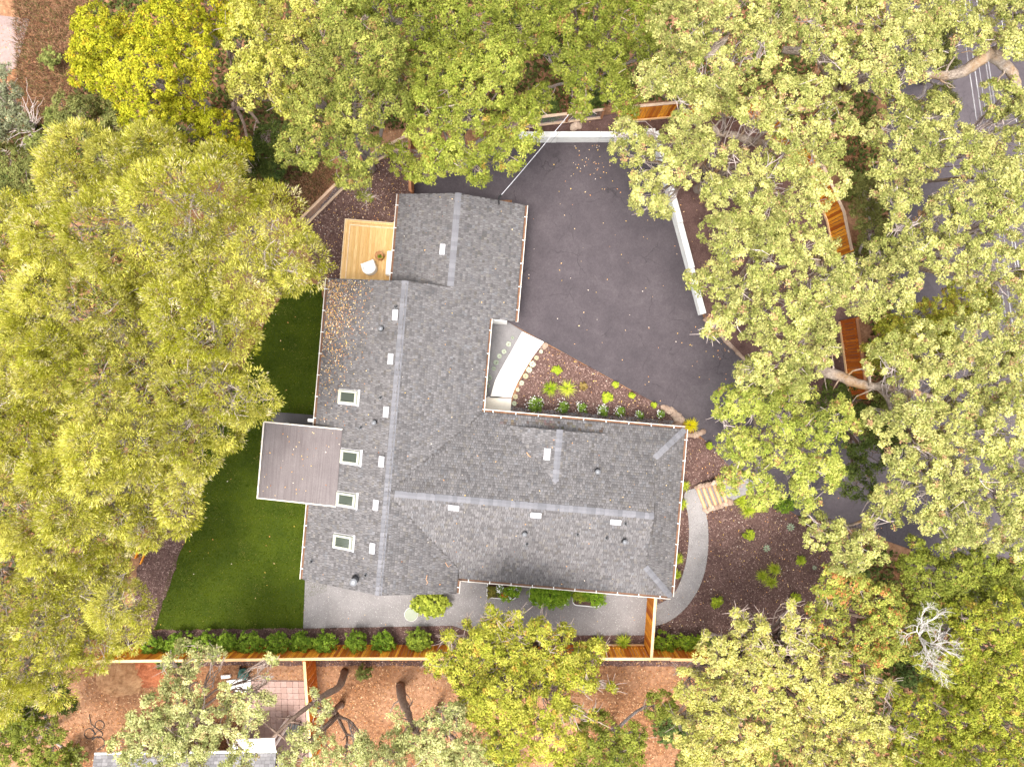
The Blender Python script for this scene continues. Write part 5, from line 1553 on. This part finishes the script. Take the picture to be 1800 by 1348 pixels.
# ------------------------------------------------------------------ garden plants
def shrub(name, label, px, py, r_px, col, seed, z=0.0, h=0.7, group=None, cat="shrub", dens=1.0, leaf=0.045, flowers=None, scale_y=1.0, fl_n=40):
    rng = np.random.default_rng(seed)
    rr = random.Random(seed)
    r = r_px * CAM_H / FPX
    zc = z + h * 0.55
    c = np.array(W(px, py, zc)); base = np.array([c[0], c[1], z])
    root = empty(name, tuple(base)); tag(root, label, cat, group)
    n = max(12, int(95 * r * r * dens * 4) + 8)
    d = unit(rng.normal(size=(n, 3))); d[:, 2] = np.abs(d[:, 2]) * 1.1 - 0.15
    d = unit(d)
    rad_ = r * np.clip(rng.normal(0.85, 0.17, n), 0.3, 1.2)
    P_ = np.stack([d[:, 0] * rad_, d[:, 1] * rad_ * scale_y, (zc - z) + d[:, 2] * h * 0.5 * rad_ / r], 1)
    m = 16
    off = rng.normal(size=(n, m, 3)); off /= np.linalg.norm(off, axis=2, keepdims=True)
    off *= rng.random((n, m, 1)) ** 0.5
    pos = (P_[:, None, :] + off * 0.11).reshape(-1, 3)
    N = unit((d[:, None, :] * 0.4 + off * 0.6 + np.array([0, 0, 0.6]) + rng.normal(size=(n, m, 3)) * 0.35).reshape(-1, 3))
    k = len(pos); lf = rng.uniform(.7, 1.3, k)
    V, F = rhombs(pos, N, leaf * lf, leaf * 0.52 * lf, rng)
    t = np.clip(np.repeat(rng.normal(.45, .3, n), m) + rng.normal(0, .2, k), 0, 1)[:, None]
    C = (np.array(col[0]) * (1 - t) + np.array(col[1]) * t) * np.repeat(rng.uniform(.75, 1.2, n), m)[:, None]
    link("foliage", np_mesh("foliage", V, F, np.repeat(C, 4, 0), M["leaf"]), None, root)
    mb = MB()
    for i in range(min(7, n)):
        e = P_[rr.randrange(n)]
        mb.tube([(0, 0, -0.05), (e[0] * .35, e[1] * .35, e[2] * .55), tuple(e)], [0.02, 0.014, 0.006], 5, False)
    mb.build("stem", M["bark_brown"], root)
    if flowers:
        for (mat, cnt, sp, bias) in flowers:
            q = unit(rng.normal(size=(cnt, 3)))
            rf = r * sp * rng.uniform(.5, 1.05, cnt)
            pf = np.stack([q[:, 0] * rf + bias[0] * r, q[:, 1] * rf + bias[1] * r, np.clip(h * 0.9 + 0.06 - 0.25 * (rf / r) ** 2 * h, .1, 9)], 1)
            N = unit(rng.normal(size=(cnt, 3)) * .4 + np.array([0, 0, 1]))
            Vf, Ff = rhombs(pf, N, 0.032, 0.026, rng)
            link("blossoms", np_mesh("blossoms", Vf, Ff, None, mat), None, root)["kind"] = "stuff"
    return root

def grass(name, label, px, py, r_px, col, seed, z=0.04, h=0.6, n=150, group=None, w=0.012, cat="grass clump"):
    rng = np.random.default_rng(seed)
    r = 1.25 * r_px * (CAM_H - h * 0.5) / FPX
    b = W(px, py, z)
    root = empty(name, b); tag(root, label, cat, group)
    a = rng.uniform(0, 2 * math.pi, n); out = r * np.clip(rng.normal(.8, .25, n), .15, 1.2)
    hh = h * rng.uniform(.6, 1.1, n)
    dx, dy = np.cos(a), np.sin(a)
    V = np.empty((n, 5, 3)); 
    b0 = rng.uniform(0, .06, n)
    for i, (to, th, ww) in enumerate(((0, 0, 1.0), (0.45, 0.85, 0.9))):
        for s in (0, 1):
            sg = -1 if s == 0 else 1
            V[:, i * 2 + s, 0] = dx * (b0 + out * to) - dy * w * ww * sg
            V[:, i * 2 + s, 1] = dy * (b0 + out * to) + dx * w * ww * sg
            V[:, i * 2 + s, 2] = hh * th
    V[:, 4, 0] = dx * (b0 + out); V[:, 4, 1] = dy * (b0 + out); V[:, 4, 2] = hh * rng.uniform(.35, .9, n)
    base = np.arange(n) * 5
    F = np.concatenate([np.stack([base, base + 1, base + 3], 1), np.stack([base, base + 3, base + 2], 1), np.stack([base + 2, base + 3, base + 4], 1)])
    t = rng.random((n, 1))
    C = np.array(col[0]) * (1 - t) + np.array(col[1]) * t
    link("blades", np_mesh("blades", V.reshape(-1, 3), F, np.repeat(C, 5, 0), M["blade"]), None, root)
    MB().lathe([(0.07, -0.03), (0.05, 0.08), (0.02, 0.12)], sides=8).build("crown_base", M["bark_brown"], root)
    return root

def rosette(label, px, py, r, col, seed, z=0.05, group=None, name="succulent", points=5, cat="succulent", spiky=False):
    rng = np.random.default_rng(seed)
    root = empty(name, W(px, py, z)); tag(root, label, cat, group)
    me_v, me_f, me_c = [], [], []
    for ring_ in range(4 if not spiky else 2):
        k = (11, 9, 7, 4)[ring_] if not spiky else (9, 6)[ring_]
        rr_ = r * ((1.0, .75, .5, .28)[ring_] if not spiky else (1.0, 0.6)[ring_])
        el = (0.25, .5, .8, 1.2)[ring_]
        for i in range(k):
            a = 2 * math.pi * (i + .5 * ring_) / k + rng.uniform(-.1, .1)
            d = np.array([math.cos(a), math.sin(a), 0]); s = np.array([-d[1], d[0], 0])
            wv = rr_ * (0.26 if not spiky else 0.13)
            tip = d * rr_ * math.cos(el * .7) + np.array([0, 0, rr_ * math.sin(el * .7) + .03])
            mid = tip * .6 + np.array([0, 0, .01])
            n = len(me_v)
            me_v += [d * .01 + np.array([0, 0, .02]), mid + s * wv, tip, mid - s * wv]
            me_f.append((n, n + 1, n + 2, n + 3))
            c = np.array(col) * rng.uniform(.85, 1.15)
            me_c += [c] * 4
    link("leaves", np_mesh("leaves", np.array(me_v), np.array(me_f), np.array(me_c), M["leaf"]), None, root)
    MB().lathe([(r * .2, -.02), (r * .25, .03), (r * .05, .05)], sides=8).build("stem", M["bark_brown"], root)
    return root

ORD = ["first", "second", "third", "fourth", "fifth", "sixth", "seventh", "eighth", "ninth", "tenth", "eleventh", "twelfth", "thirteenth"]
HEDGE = ((0.075, 0.14, 0.010), (0.24, 0.34, 0.035))
for i, (x, y, r) in enumerate(((270, 1137, 22), (316, 1133, 23), (362, 1130, 21), (401, 1131, 21), (442, 1132, 24), (488, 1131, 21), (531, 1130, 22), (573, 1130, 21), (626, 1127, 19), (676, 1130, 21), (737, 1124, 23))):
    shrub("hedge_shrub", "%s green hedge shrub from the left along the south fence" % ORD[i], x, y, r * 0.92, HEDGE if i != 10 else ((0.12, 0.18, 0.02), (0.28, 0.34, 0.04)), 300 + i, 0.0, 0.95 + 0.35 * ((i * 37) % 11) / 10.0, "hedge along the south fence", leaf=0.05)
for (x, y, r, lab) in ((1167, 1132, 21, "yellow-green shrub at the foot of the patio's side fence, bed side"), (1206, 1131, 17, "yellow-green shrub between two others at the east end of the south fence"), (1240, 1131, 19, "green shrub by the south fence just left of the creamy tree")):
    shrub("bed_shrub", lab, x, y, r, ((0.12, 0.20, 0.015), (0.30, 0.38, 0.03)), int(x), 0.0, 0.9, "shrubs in the east bed by the fence")
shrub("patio_bush", "glossy yellow-green bush at the main roof's south eave", 757, 1060, 30, ((0.16, 0.20, 0.02), (0.40, 0.44, 0.06)), 331, 0.04, 1.0, scale_y=0.7, leaf=0.06)
# planters' contents
GR = ((0.10, 0.20, 0.012), (0.29, 0.42, 0.035))
shrub("leafy_herbs", "bright green leafy herbs filling the middle planter", 968, 1046, 34, GR, 341, 0.42, 0.5, cat="plants", scale_y=0.62)
shrub("small_herb", "yellow-green herb at the left of the sparse planter", 1018, 1046, 11, ((0.16, 0.22, 0.02), (0.34, 0.40, 0.04)), 342, 0.42, 0.3, cat="plants")
shrub("small_herb", "green herb in the middle of the sparse planter", 1031, 1045, 9, GR, 343, 0.42, 0.25, cat="plants")
shrub("small_herb", "green herb spilling over the right end of the sparse planter", 1050, 1052, 13, GR, 344, 0.42, 0.35, cat="plants")
shrub("flowering_plant", "white flowering plant in the left planter", 879, 1036, 8, ((0.10, 0.16, 0.03), (0.2, 0.28, 0.06)), 345, 0.42, 0.3, cat="flowers", flowers=[(M["petal"], 60, 1.0, (0, 0.2))])
shrub("flowering_plant", "red flowering green plant in the left planter", 889, 1046, 10, GR, 346, 0.42, 0.3, cat="flowers", flowers=[(M["red_petal"], 26, .6, (-.2, .1)), (M["petal"], 10, .9, (0.3, 0))])
shrub("flowering_plant", "leafy plant with pale blossoms at the left planter's right end", 904, 1038, 11, GR, 347, 0.42, 0.35, cat="flowers", flowers=[(M["petal"], 16, .9, (0, 0))])
shrub("small_herb", "olive herb at the left end of the flower planter", 864, 1040, 9, ((0.12, 0.12, 0.02), (0.28, 0.24, 0.05)), 348, 0.42, 0.3, cat="plants")
shrub("stump_plant", "tiny green plant on the stump table", 668, 451, 2.6, GR, 349, 0.90, 0.10, cat="plant", leaf=0.02)
# front bed
YG = ((0.24, 0.32, 0.02), (0.46, 0.52, 0.05))
for (x, y, r, lab) in ((979, 651, 6.5, "small lime shrub uphill of the two grass clumps in the front bed"), (1067, 700, 9, "lime shrub near the middle of the front bed"), (1082, 676, 3.5, "tiny lime plant by the driveway edge of the front bed"),
                       (1111, 695, 4, "tiny green plant right of the lime shrub in the front bed"), (1150, 712, 3, "tiniest yellow plant near the front bed's pointed end")):
    shrub("small_shrub", lab, x, y, r, YG, int(x * 3 + y), 0.05, 0.35, "small shrubs in the front bed", leaf=0.05)
shrub("dry_shrub", "brownish sparse plant right of the grass clumps in the front bed", 1026, 679, 7, ((0.20, 0.13, 0.04), (0.36, 0.27, 0.09)), 351, 0.05, 0.3, cat="plant", dens=0.5)
for i, (x, y, r) in enumerate(((942, 711, 11), (990, 716, 9), (1023, 717, 7.5), (1060, 722, 8), (1091, 724, 7), (1125, 729, 5), (1162, 729, 5.5))):
    shrub("flowering_shrub", "%s white-flowered shrub from the walkway along the house front" % ORD[i], x, y, r, ((0.09, 0.16, 0.02), (0.22, 0.32, 0.05)), 360 + i, 0.05, 0.45, "flowering shrubs along the house front", flowers=[(M["petal"], int(r * 6), 1.5, (-0.3, 0.25))])
GG = ((0.16, 0.26, 0.015), (0.50, 0.52, 0.06))
grass("grass_clump", "darker green of the two grass clumps in the front bed, nearer the walkway", 966, 683, 11.5, ((0.11, 0.20, 0.012), (0.34, 0.40, 0.03)), 371, group="grass clumps in the front bed")
grass("grass_clump", "yellower of the two grass clumps in the front bed, farther from the walkway", 997, 683, 13, ((0.22, 0.30, 0.02), (0.55, 0.56, 0.08)), 372, group="grass clumps in the front bed")
grass("yellow_grass", "bright yellow grass clump at the northeast roof corner", 1212, 746, 11, ((0.42, 0.38, 0.01), (0.62, 0.54, 0.02)), 373)
for (x, y, r, lab) in ((1300, 879, 11, "spiky grass clump just below the log steps' landing"), (1311, 894, 12, "larger spiky grass clump farther below the log steps"), (1357, 997, 9.5, "upper right of three grass clumps in the east mulch bed"),
                       (1335, 1009, 9, "left one of three grass clumps in the east mulch bed"), (1351, 1020, 10, "lowest of three grass clumps in the east mulch bed"),
                       (1050, 1124, 10, "left of two grass clumps in front of the bright fence panel"), (1094, 1124, 12, "right of two grass clumps in front of the bright fence panel"),
                       (1199, 852, 8, "topmost grass clump peeking from under the east eave"), (1196, 884, 8, "second grass clump from the top under the east eave"), (1189, 979, 8, "third grass clump from the top under the east eave"), (1186, 1006, 7, "lowest grass clump under the east eave")):
    grass("grass_clump", lab, x, y, r, GG, int(x + y), group="grass clumps in the east and south beds")
for (x, y, r, lab) in ((1317, 940, 8, "lime shrub right of the curved path in the mulch"), (1407, 985, 7, "lime shrub at the right side of the east mulch bed"), (1399, 1052, 8, "green shrub near the russet tree in the mulch"), (1260, 1058, 9, "lime shrub below the curved path's bend"),
                       (1247, 783, 4, "tiny pale green plant beside the driveway edge above the steps")):
    shrub("small_shrub", lab, x, y, r, YG, int(x * 2 + y), 0.02, 0.4, "small shrubs in the east bed", leaf=0.05)
for (x, y, r, lab) in ((1347, 963, 0.22, "blue-green star-shaped agave in the mulch right of the path"), (1389, 926, 0.24, "larger pale blue-green agave near the oak lobe"), (1431, 997, 0.14, "smallest blue-green agave at the mulch bed's right edge")):
    rosette(lab, x, y, r, (0.30, 0.38, 0.26), int(x), 0.03, "agaves in the east bed", "agave", cat="agave", spiky=True)
for i, (x, y) in enumerate(((951, 618), (943, 629), (936, 640), (930, 650), (924, 661), (917, 673), (910, 685), (906, 697), (904, 709))):
    rosette("%s succulent from the driveway on the walkway's right side" % ORD[i], x, y, (0.11, 0.13, 0.18, 0.17, 0.16, 0.14, 0.11, 0.15, 0.14)[i], ((0.50, 0.54, 0.40), (0.46, 0.42, 0.28))[i % 3 == 1], 400 + i, 0.06, "succulents right of the walkway")
for i, (x, y) in enumerate(((901, 594), (894, 605), (886, 618), (878, 626), (872, 637), (868, 648), (860, 664), (857, 678), (854, 692))):
    rosette("%s succulent from the driveway on the walkway's left side" % ORD[i], x, y, (0.10, 0.15, 0.14, 0.14, 0.16, 0.13, 0.17, 0.15, 0.11)[i], ((0.28, 0.32, 0.26), (0.40, 0.44, 0.36))[i in (1, 2, 3)], 420 + i, 0.06, "succulents left of the walkway")
shrub("dark_shrub", "dark green shrub at the mulch edge right of the log steps", 1378, 888, 14, HEDGE, 431, 0.0, 0.7)
# low undergrowth between the trees
k = 0
UG_SPOTS = [(100, 210, 22, "dull green bush on the dry slope at top left"), (75, 260, 26, "olive bush below the dry slope's bare twigs"), (90, 105, 16, "small olive bush high on the dry slope"), (445, 265, 26, "dark bush at the mulch edge below the round yellow tree"),
            (480, 300, 20, "low dark bush left of the weathered rail fence"), (900, 20, 30, "dark bush at the top edge in a tree gap"), (960, 195, 24, "dark bush behind the weathered rail fence, left"), (1040, 180, 22, "dark bush behind the weathered rail fence, right"),
            (1500, 330, 26, "olive bush behind the curved orange fence"), (1530, 450, 28, "olive bush between the two east fences and road"), (1560, 700, 26, "olive bush under the big oak's bent limb"), (1360, 700, 20, "green bush at the kerb's lower end"),
            (1500, 1010, 26, "dark bush between the oak lobe and the red-speckled tree"), (1600, 1180, 30, "dark bush below the bare white branches"), (1180, 1280, 28, "dark bush at the bottom edge left of the creamy tree"), (1080, 1330, 26, "dark bush at the bottom edge right of the amber tree"),
            (880, 1330, 26, "dark bush under the amber tree at the bottom edge"), (20, 1260, 30, "dark bush in the bottom left corner under the green tree"), (130, 1330, 22, "green bush left of the neighbour's roof"), (20, 330, 30, "dark bush at the left edge above the feathery trees"),
            (300, 1160, 18, "dark bush behind the south fence's left end"), (640, 1180, 12, "small green sprig bush behind the south fence")]
for (x, y, r, lab) in UG_SPOTS:
    k += 1
    shrub("wild_bush", lab, x, y, r, ((0.045, 0.075, 0.018), (0.13, 0.17, 0.04)) if "dark" in lab else ((0.11, 0.13, 0.03), (0.24, 0.26, 0.07)), 500 + k, 0.0, 1.1, "wild bushes between the trees", cat="bush", dens=0.7, leaf=0.055)

# ------------------------------------------------------------------ uncountable stuff: grass, chips, fallen leaves
def poly_area_pts(poly_px, density, seed, z):
    rng = np.random.default_rng(seed)
    pw = np.array([W(p[0], p[1], 0)[:2] for p in poly_px])
    lo, hi = pw.min(0), pw.max(0)
    n = int((hi - lo).prod() * density)
    q = rng.uniform(lo, hi, (n, 2))
    x, y = q[:, 0], q[:, 1]
    ins = np.zeros(n, bool)
    j = len(pw) - 1
    for i in range(len(pw)):
        xi, yi = pw[i]; xj, yj = pw[j]
        cond = ((yi > y) != (yj > y)) & (x < (xj - xi) * (y - yi) / (yj - yi + 1e-12) + xi)
        ins ^= cond
        j = i
    return np.column_stack([q[ins], np.full(ins.sum(), z)]), rng

def scatter(name, label, polys, dens, seed, L, Wd, cols, zs, mat, tilt=0.35, cat=None, lift=0.012):
    allV, allF, allC = [], [], []
    nv = 0
    for (poly, d, z) in zip(polys, dens, zs):
        P_, rng = poly_area_pts(poly, d, seed + nv % 97, z)
        n = len(P_)
        if n == 0: continue
        N = unit(np.array([0, 0, 1.0]) + rng.normal(size=(n, 3)) * tilt)
        N[:, 2] = np.abs(N[:, 2])
        lf = rng.uniform(.6, 1.4, n)
        P_[:, 2] += lift + rng.uniform(0, .012, n)
        V, F = rhombs(P_, N, L * lf, Wd * lf, rng)
        ci = rng.integers(0, len(cols), n)
        C = np.array(cols)[ci] * rng.uniform(.75, 1.25, (n, 1))
        allV.append(V); allF.append(F + nv); allC.append(np.repeat(C, 4, 0)); nv += len(V)
    o = link(name, np_mesh(name, np.concatenate(allV), np.concatenate(allF), np.concatenate(allC), mat))
    tag(o, label, cat, None, "stuff")
    return o
BROWN = [(0.07, 0.040, 0.034), (0.11, 0.066, 0.056), (0.16, 0.10, 0.086), (0.21, 0.135, 0.115), (0.085, 0.05, 0.045), (0.30, 0.21, 0.18)]
scatter("mulch_chips", "brown bark chips covering the planting beds", [BED_F, BED_E, BED_NW, BED_W, BED_S], [420, 260, 260, 300, 200], 61, 0.045, 0.016, BROWN, [0.05, 0.016, 0.018, 0.030, 0.014], M["litter"], cat="mulch")
TAN = [(0.34, 0.18, 0.08), (0.38, 0.22, 0.12), (0.28, 0.12, 0.05), (0.44, 0.28, 0.16), (0.24, 0.10, 0.045), (0.20, 0.10, 0.05), (0.36, 0.17, 0.065)]
SOUTHY = [(100, 1160), (1600, 1160), (1600, 1360), (60, 1360)]
NORTHY = [(-20, 40), (140, 40), (160, 330), (560, 300), (600, 200), (1500, -20), (1540, 350), (1330, 170), (640, 250), (520, 400), (430, 320), (-20, 330)]
scatter("leaf_litter", "dry brown leaves and twigs covering the ground between the trees", [SOUTHY, NORTHY], [95, 60], 62, 0.05, 0.022, TAN, [0.0, 0.0], M["litter"], cat="leaf litter", tilt=0.5)
te = empty("timber_edging", W(257, 967)); tag(te, "orange timber edging board in the mulch left of the lawn", "edging")
for (a_, b_) in (((249, 990), (266, 950)), ((240, 980), (252, 952))):
    p_, q_ = Wv(*a_) - te.location, Wv(*b_) - te.location
    MB().box(((p_.x + q_.x) / 2, (p_.y + q_.y) / 2, 0.08), ((q_ - p_).length, 0.06, 0.2), math.atan2(q_.y - p_.y, q_.x - p_.x)).build("board", M["cedar"], te)
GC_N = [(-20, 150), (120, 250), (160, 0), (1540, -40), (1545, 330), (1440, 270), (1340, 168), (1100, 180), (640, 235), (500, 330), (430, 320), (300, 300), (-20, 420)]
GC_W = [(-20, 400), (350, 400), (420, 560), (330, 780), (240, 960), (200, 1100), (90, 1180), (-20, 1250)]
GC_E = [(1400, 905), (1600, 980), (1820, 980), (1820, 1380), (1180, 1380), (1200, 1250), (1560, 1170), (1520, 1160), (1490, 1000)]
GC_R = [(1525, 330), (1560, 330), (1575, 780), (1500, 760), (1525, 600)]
DKG = [(0.035, 0.050, 0.010), (0.055, 0.072, 0.015), (0.08, 0.095, 0.022), (0.11, 0.12, 0.03), (0.08, 0.05, 0.02)]  # undergrowth greens, kept dark so the colour also stands in for canopy shade
scatter("ground_cover", "ivy and undergrowth below the trees, coloured dark to deepen their shade", [GC_N, GC_W, GC_E, GC_R], [80, 60, 75, 80], 71, 0.11, 0.07, DKG, [0.05, 0.05, 0.05, 0.05], M["leaf"], tilt=0.6, cat="ground cover", lift=0.05)
PEB = [(0.13, 0.12, 0.12), (0.20, 0.19, 0.19), (0.32, 0.30, 0.295), (0.38, 0.36, 0.355), (0.27, 0.25, 0.245)]
PATHP = [(p[0], p[1]) for p in outer + inner]
scatter("gravel_stones", "loose grey gravel stones on the patio, path and house strip", [PATIO, PATHP, STRIP], [150, 150, 120], 81, 0.018, 0.014, PEB, [0.040, 0.052, 0.058], M["litter"], tilt=0.3, cat="gravel", lift=0.006)
BRIGHT = [(0.62, 0.36, 0.14), (0.70, 0.50, 0.26), (0.55, 0.26, 0.09), (0.66, 0.44, 0.10), (0.60, 0.52, 0.44)]
EB_N = [(1010, 255), (1075, 255), (1080, 320), (1000, 310)]
scatter("fallen_leaves", "small orange leaves fallen on the driveway and beds", [DRIVE, EB_N, [(1180, 560), (1240, 560), (1325, 660), (1300, 690), (1180, 600)], BED_E, BED_F, PATIO, LAWN, BED_NW, BED_N], [0.7, 13, 5, 8, 9, 0.5, 0.6, 22, 3], 63, 0.030, 0.019, BRIGHT,
        [0.036, 0.036, 0.036, 0.03, 0.065, 0.042, 0.05, 0.03, 0.78], M["litter"], tilt=0.3, cat="fallen leaves")
# leaves caught on the roof: thick on the west slope's north end
def roof_leaves():
    rng = np.random.default_rng(64)
    pts = []
    for _ in range(5200):
        x, y = rng.uniform(455, 1195), rng.uniform(345, 1040)
        dens_ = 0.018
        if x < 660 and y < 760: dens_ = 0.85 * math.exp(-max(0, (x - 560)) / 48.0) * math.exp(-max(0, y - 520) / 120.0) + 0.02
        if 460 < x < 600 and 745 < y < 880: dens_ = 0.10
        if rng.random() > dens_ * 2.4: continue
        u, v, z = px2roof(x, y)
        if zroof(u, v) == 2.6: 
            if not (pu0 < u < pu1 and pv0 < v < pv1): continue
        if pu0 < u < pu1 and pv0 < v < pv1: z = max(zc(u, v) + 0.02, z)
        w = L2W(u, v, z + 0.022); pts.append(tuple(w))
    # denser belt on the north end of the west slope
    for _ in range(1500):
        u = -9.0 + abs(rng.normal(0, 0.9)); v = 4.1 - abs(rng.normal(0, 2.4))
        if u < -5.6 and v > -2.5:
            pts.append(tuple(L2W(u, v, zW(u, v) + 0.024)))
    P_ = np.array(pts); n = len(P_)
    N = unit(np.array([0, 0, 1.0]) + rng.normal(size=(n, 3)) * .3); N[:, 2] = np.abs(N[:, 2])
    lf = rng.uniform(.6, 1.3, n)
    V, F = rhombs(P_, N, .034 * lf, .020 * lf, rng)
    C = np.array(BRIGHT + [(0.34, 0.14, 0.06), (0.28, 0.12, 0.06)])[rng.integers(0, 7, n)] * rng.uniform(.7, 1.15, (n, 1))
    o = link("roof_leaves", np_mesh("roof_leaves", V, F, np.repeat(C, 4, 0), M["litter"]))
    tag(o, "orange dead leaves caught on the shingle roof", "fallen leaves", None, "stuff")
roof_leaves()
def dry_slope():
    poly = [(20, -60), (180, -60), (150, 150), (120, 290), (60, 330), (0, 330), (30, 120)]
    P_, rng = poly_area_pts(poly, 420, 66, 0.0)
    P2, _ = poly_area_pts([(420, 290), (520, 260), (600, 300), (530, 390), (430, 330)], 380, 67, 0.0)
    P_ = np.concatenate([P_, P2]); n = len(P_)
    a = rng.uniform(0, 6.28, n); h = rng.uniform(.05, .3, n); l = rng.uniform(.1, .35, n); w = rng.uniform(.008, .02, n)[:, None]
    d = np.stack([np.cos(a), np.sin(a), np.zeros(n)], 1); s_ = np.stack([-d[:, 1], d[:, 0], np.zeros(n)], 1)
    V = np.empty((n, 3, 3)); V[:, 0] = P_ - s_ * w; V[:, 1] = P_ + s_ * w; V[:, 2] = P_ + d * l[:, None] + np.array([0, 0, 1]) * h[:, None]
    C = np.array([(0.12, 0.055, 0.03), (0.17, 0.085, 0.045), (0.07, 0.032, 0.02), (0.24, 0.14, 0.08), (0.07, 0.075, 0.02)])[rng.integers(0, 5, n)] * rng.uniform(.7, 1.2, (n, 1))
    o = link("dry_grass", np_mesh("dry_grass", V.reshape(-1, 3), np.arange(n * 3).reshape(n, 3), np.repeat(C, 3, 0), M["litter"]))
    tag(o, "brown dry grass on the bare slope at the top left", "grass", None, "stuff")
dry_slope()
def lawn_blades():
    P_, rng = poly_area_pts(LAWN, 620, 65, 0.024)
    n = len(P_)
    a = rng.uniform(0, 6.28, n); h = rng.uniform(.03, .075, n); l = rng.uniform(.01, .06, n); w = .010
    d = np.stack([np.cos(a), np.sin(a), np.zeros(n)], 1); s = np.stack([-d[:, 1], d[:, 0], np.zeros(n)], 1)
    V = np.empty((n, 3, 3)); V[:, 0] = P_ - s * w; V[:, 1] = P_ + s * w; V[:, 2] = P_ + d * l[:, None] + np.array([0, 0, 1]) * h[:, None]
    patch = 0.5 + 0.5 * np.sin(P_[:, 0] * 1.7 + 1.3 * np.sin(P_[:, 1] * 1.1)) * np.cos(P_[:, 1] * 1.9 + np.sin(P_[:, 0] * 2.3))
    stripe = 0.12 * np.sign(np.sin(P_[:, 1] * 5.2 + 0.2 * np.sin(P_[:, 0])))
    t = np.clip(0.42 * patch + stripe + 0.75 * rng.random(n) - 0.12, 0, 1)[:, None]
    C = np.array((0.022, 0.046, 0.001)) * (1 - t) + np.array((0.105, 0.135, 0.005)) * t
    dry = rng.random(n) < 0.035 + 0.12 * (patch < 0.12)
    C[dry] = np.array((0.26, 0.22, 0.07))
    o = link("lawn_grass", np_mesh("lawn_grass", V.reshape(-1, 3), np.arange(n * 3).reshape(n, 3), np.repeat(C, 3, 0), M["blade"]))
    tag(o, "mown green grass of the back lawn", "grass", None, "stuff")
lawn_blades()
def twig(label, pts, r=0.012):
    root = empty("fallen_twig", pts[0]); tag(root, label, "twig")
    MB().tube([Vector(p) - Vector(pts[0]) for p in pts], [r] * (len(pts) - 1) + [r * .4], 5).build("stick", M["log"], root)
def rp(x, y):
    u, v, z = px2roof(x, y); return tuple(L2W(u, v, z + 0.035))
twig("small orange twig lying low on the main roof's south end", [rp(751, 1010), rp(749, 1018), rp(752, 1023), rp(749, 1027)])
twig("small orange twig lying on the roof above the south wing's inner corner", [rp(783, 988), rp(788, 996), rp(794, 991)])
twig("pale orange twig on the north wing slope left of the white vent", [rp(926, 795), rp(929, 800), rp(933, 803)], 0.022)
print("leaves", LEAVES, "tris", sum(len(o.data.polygons) for o in bpy.data.objects if o.type == 'MESH'))
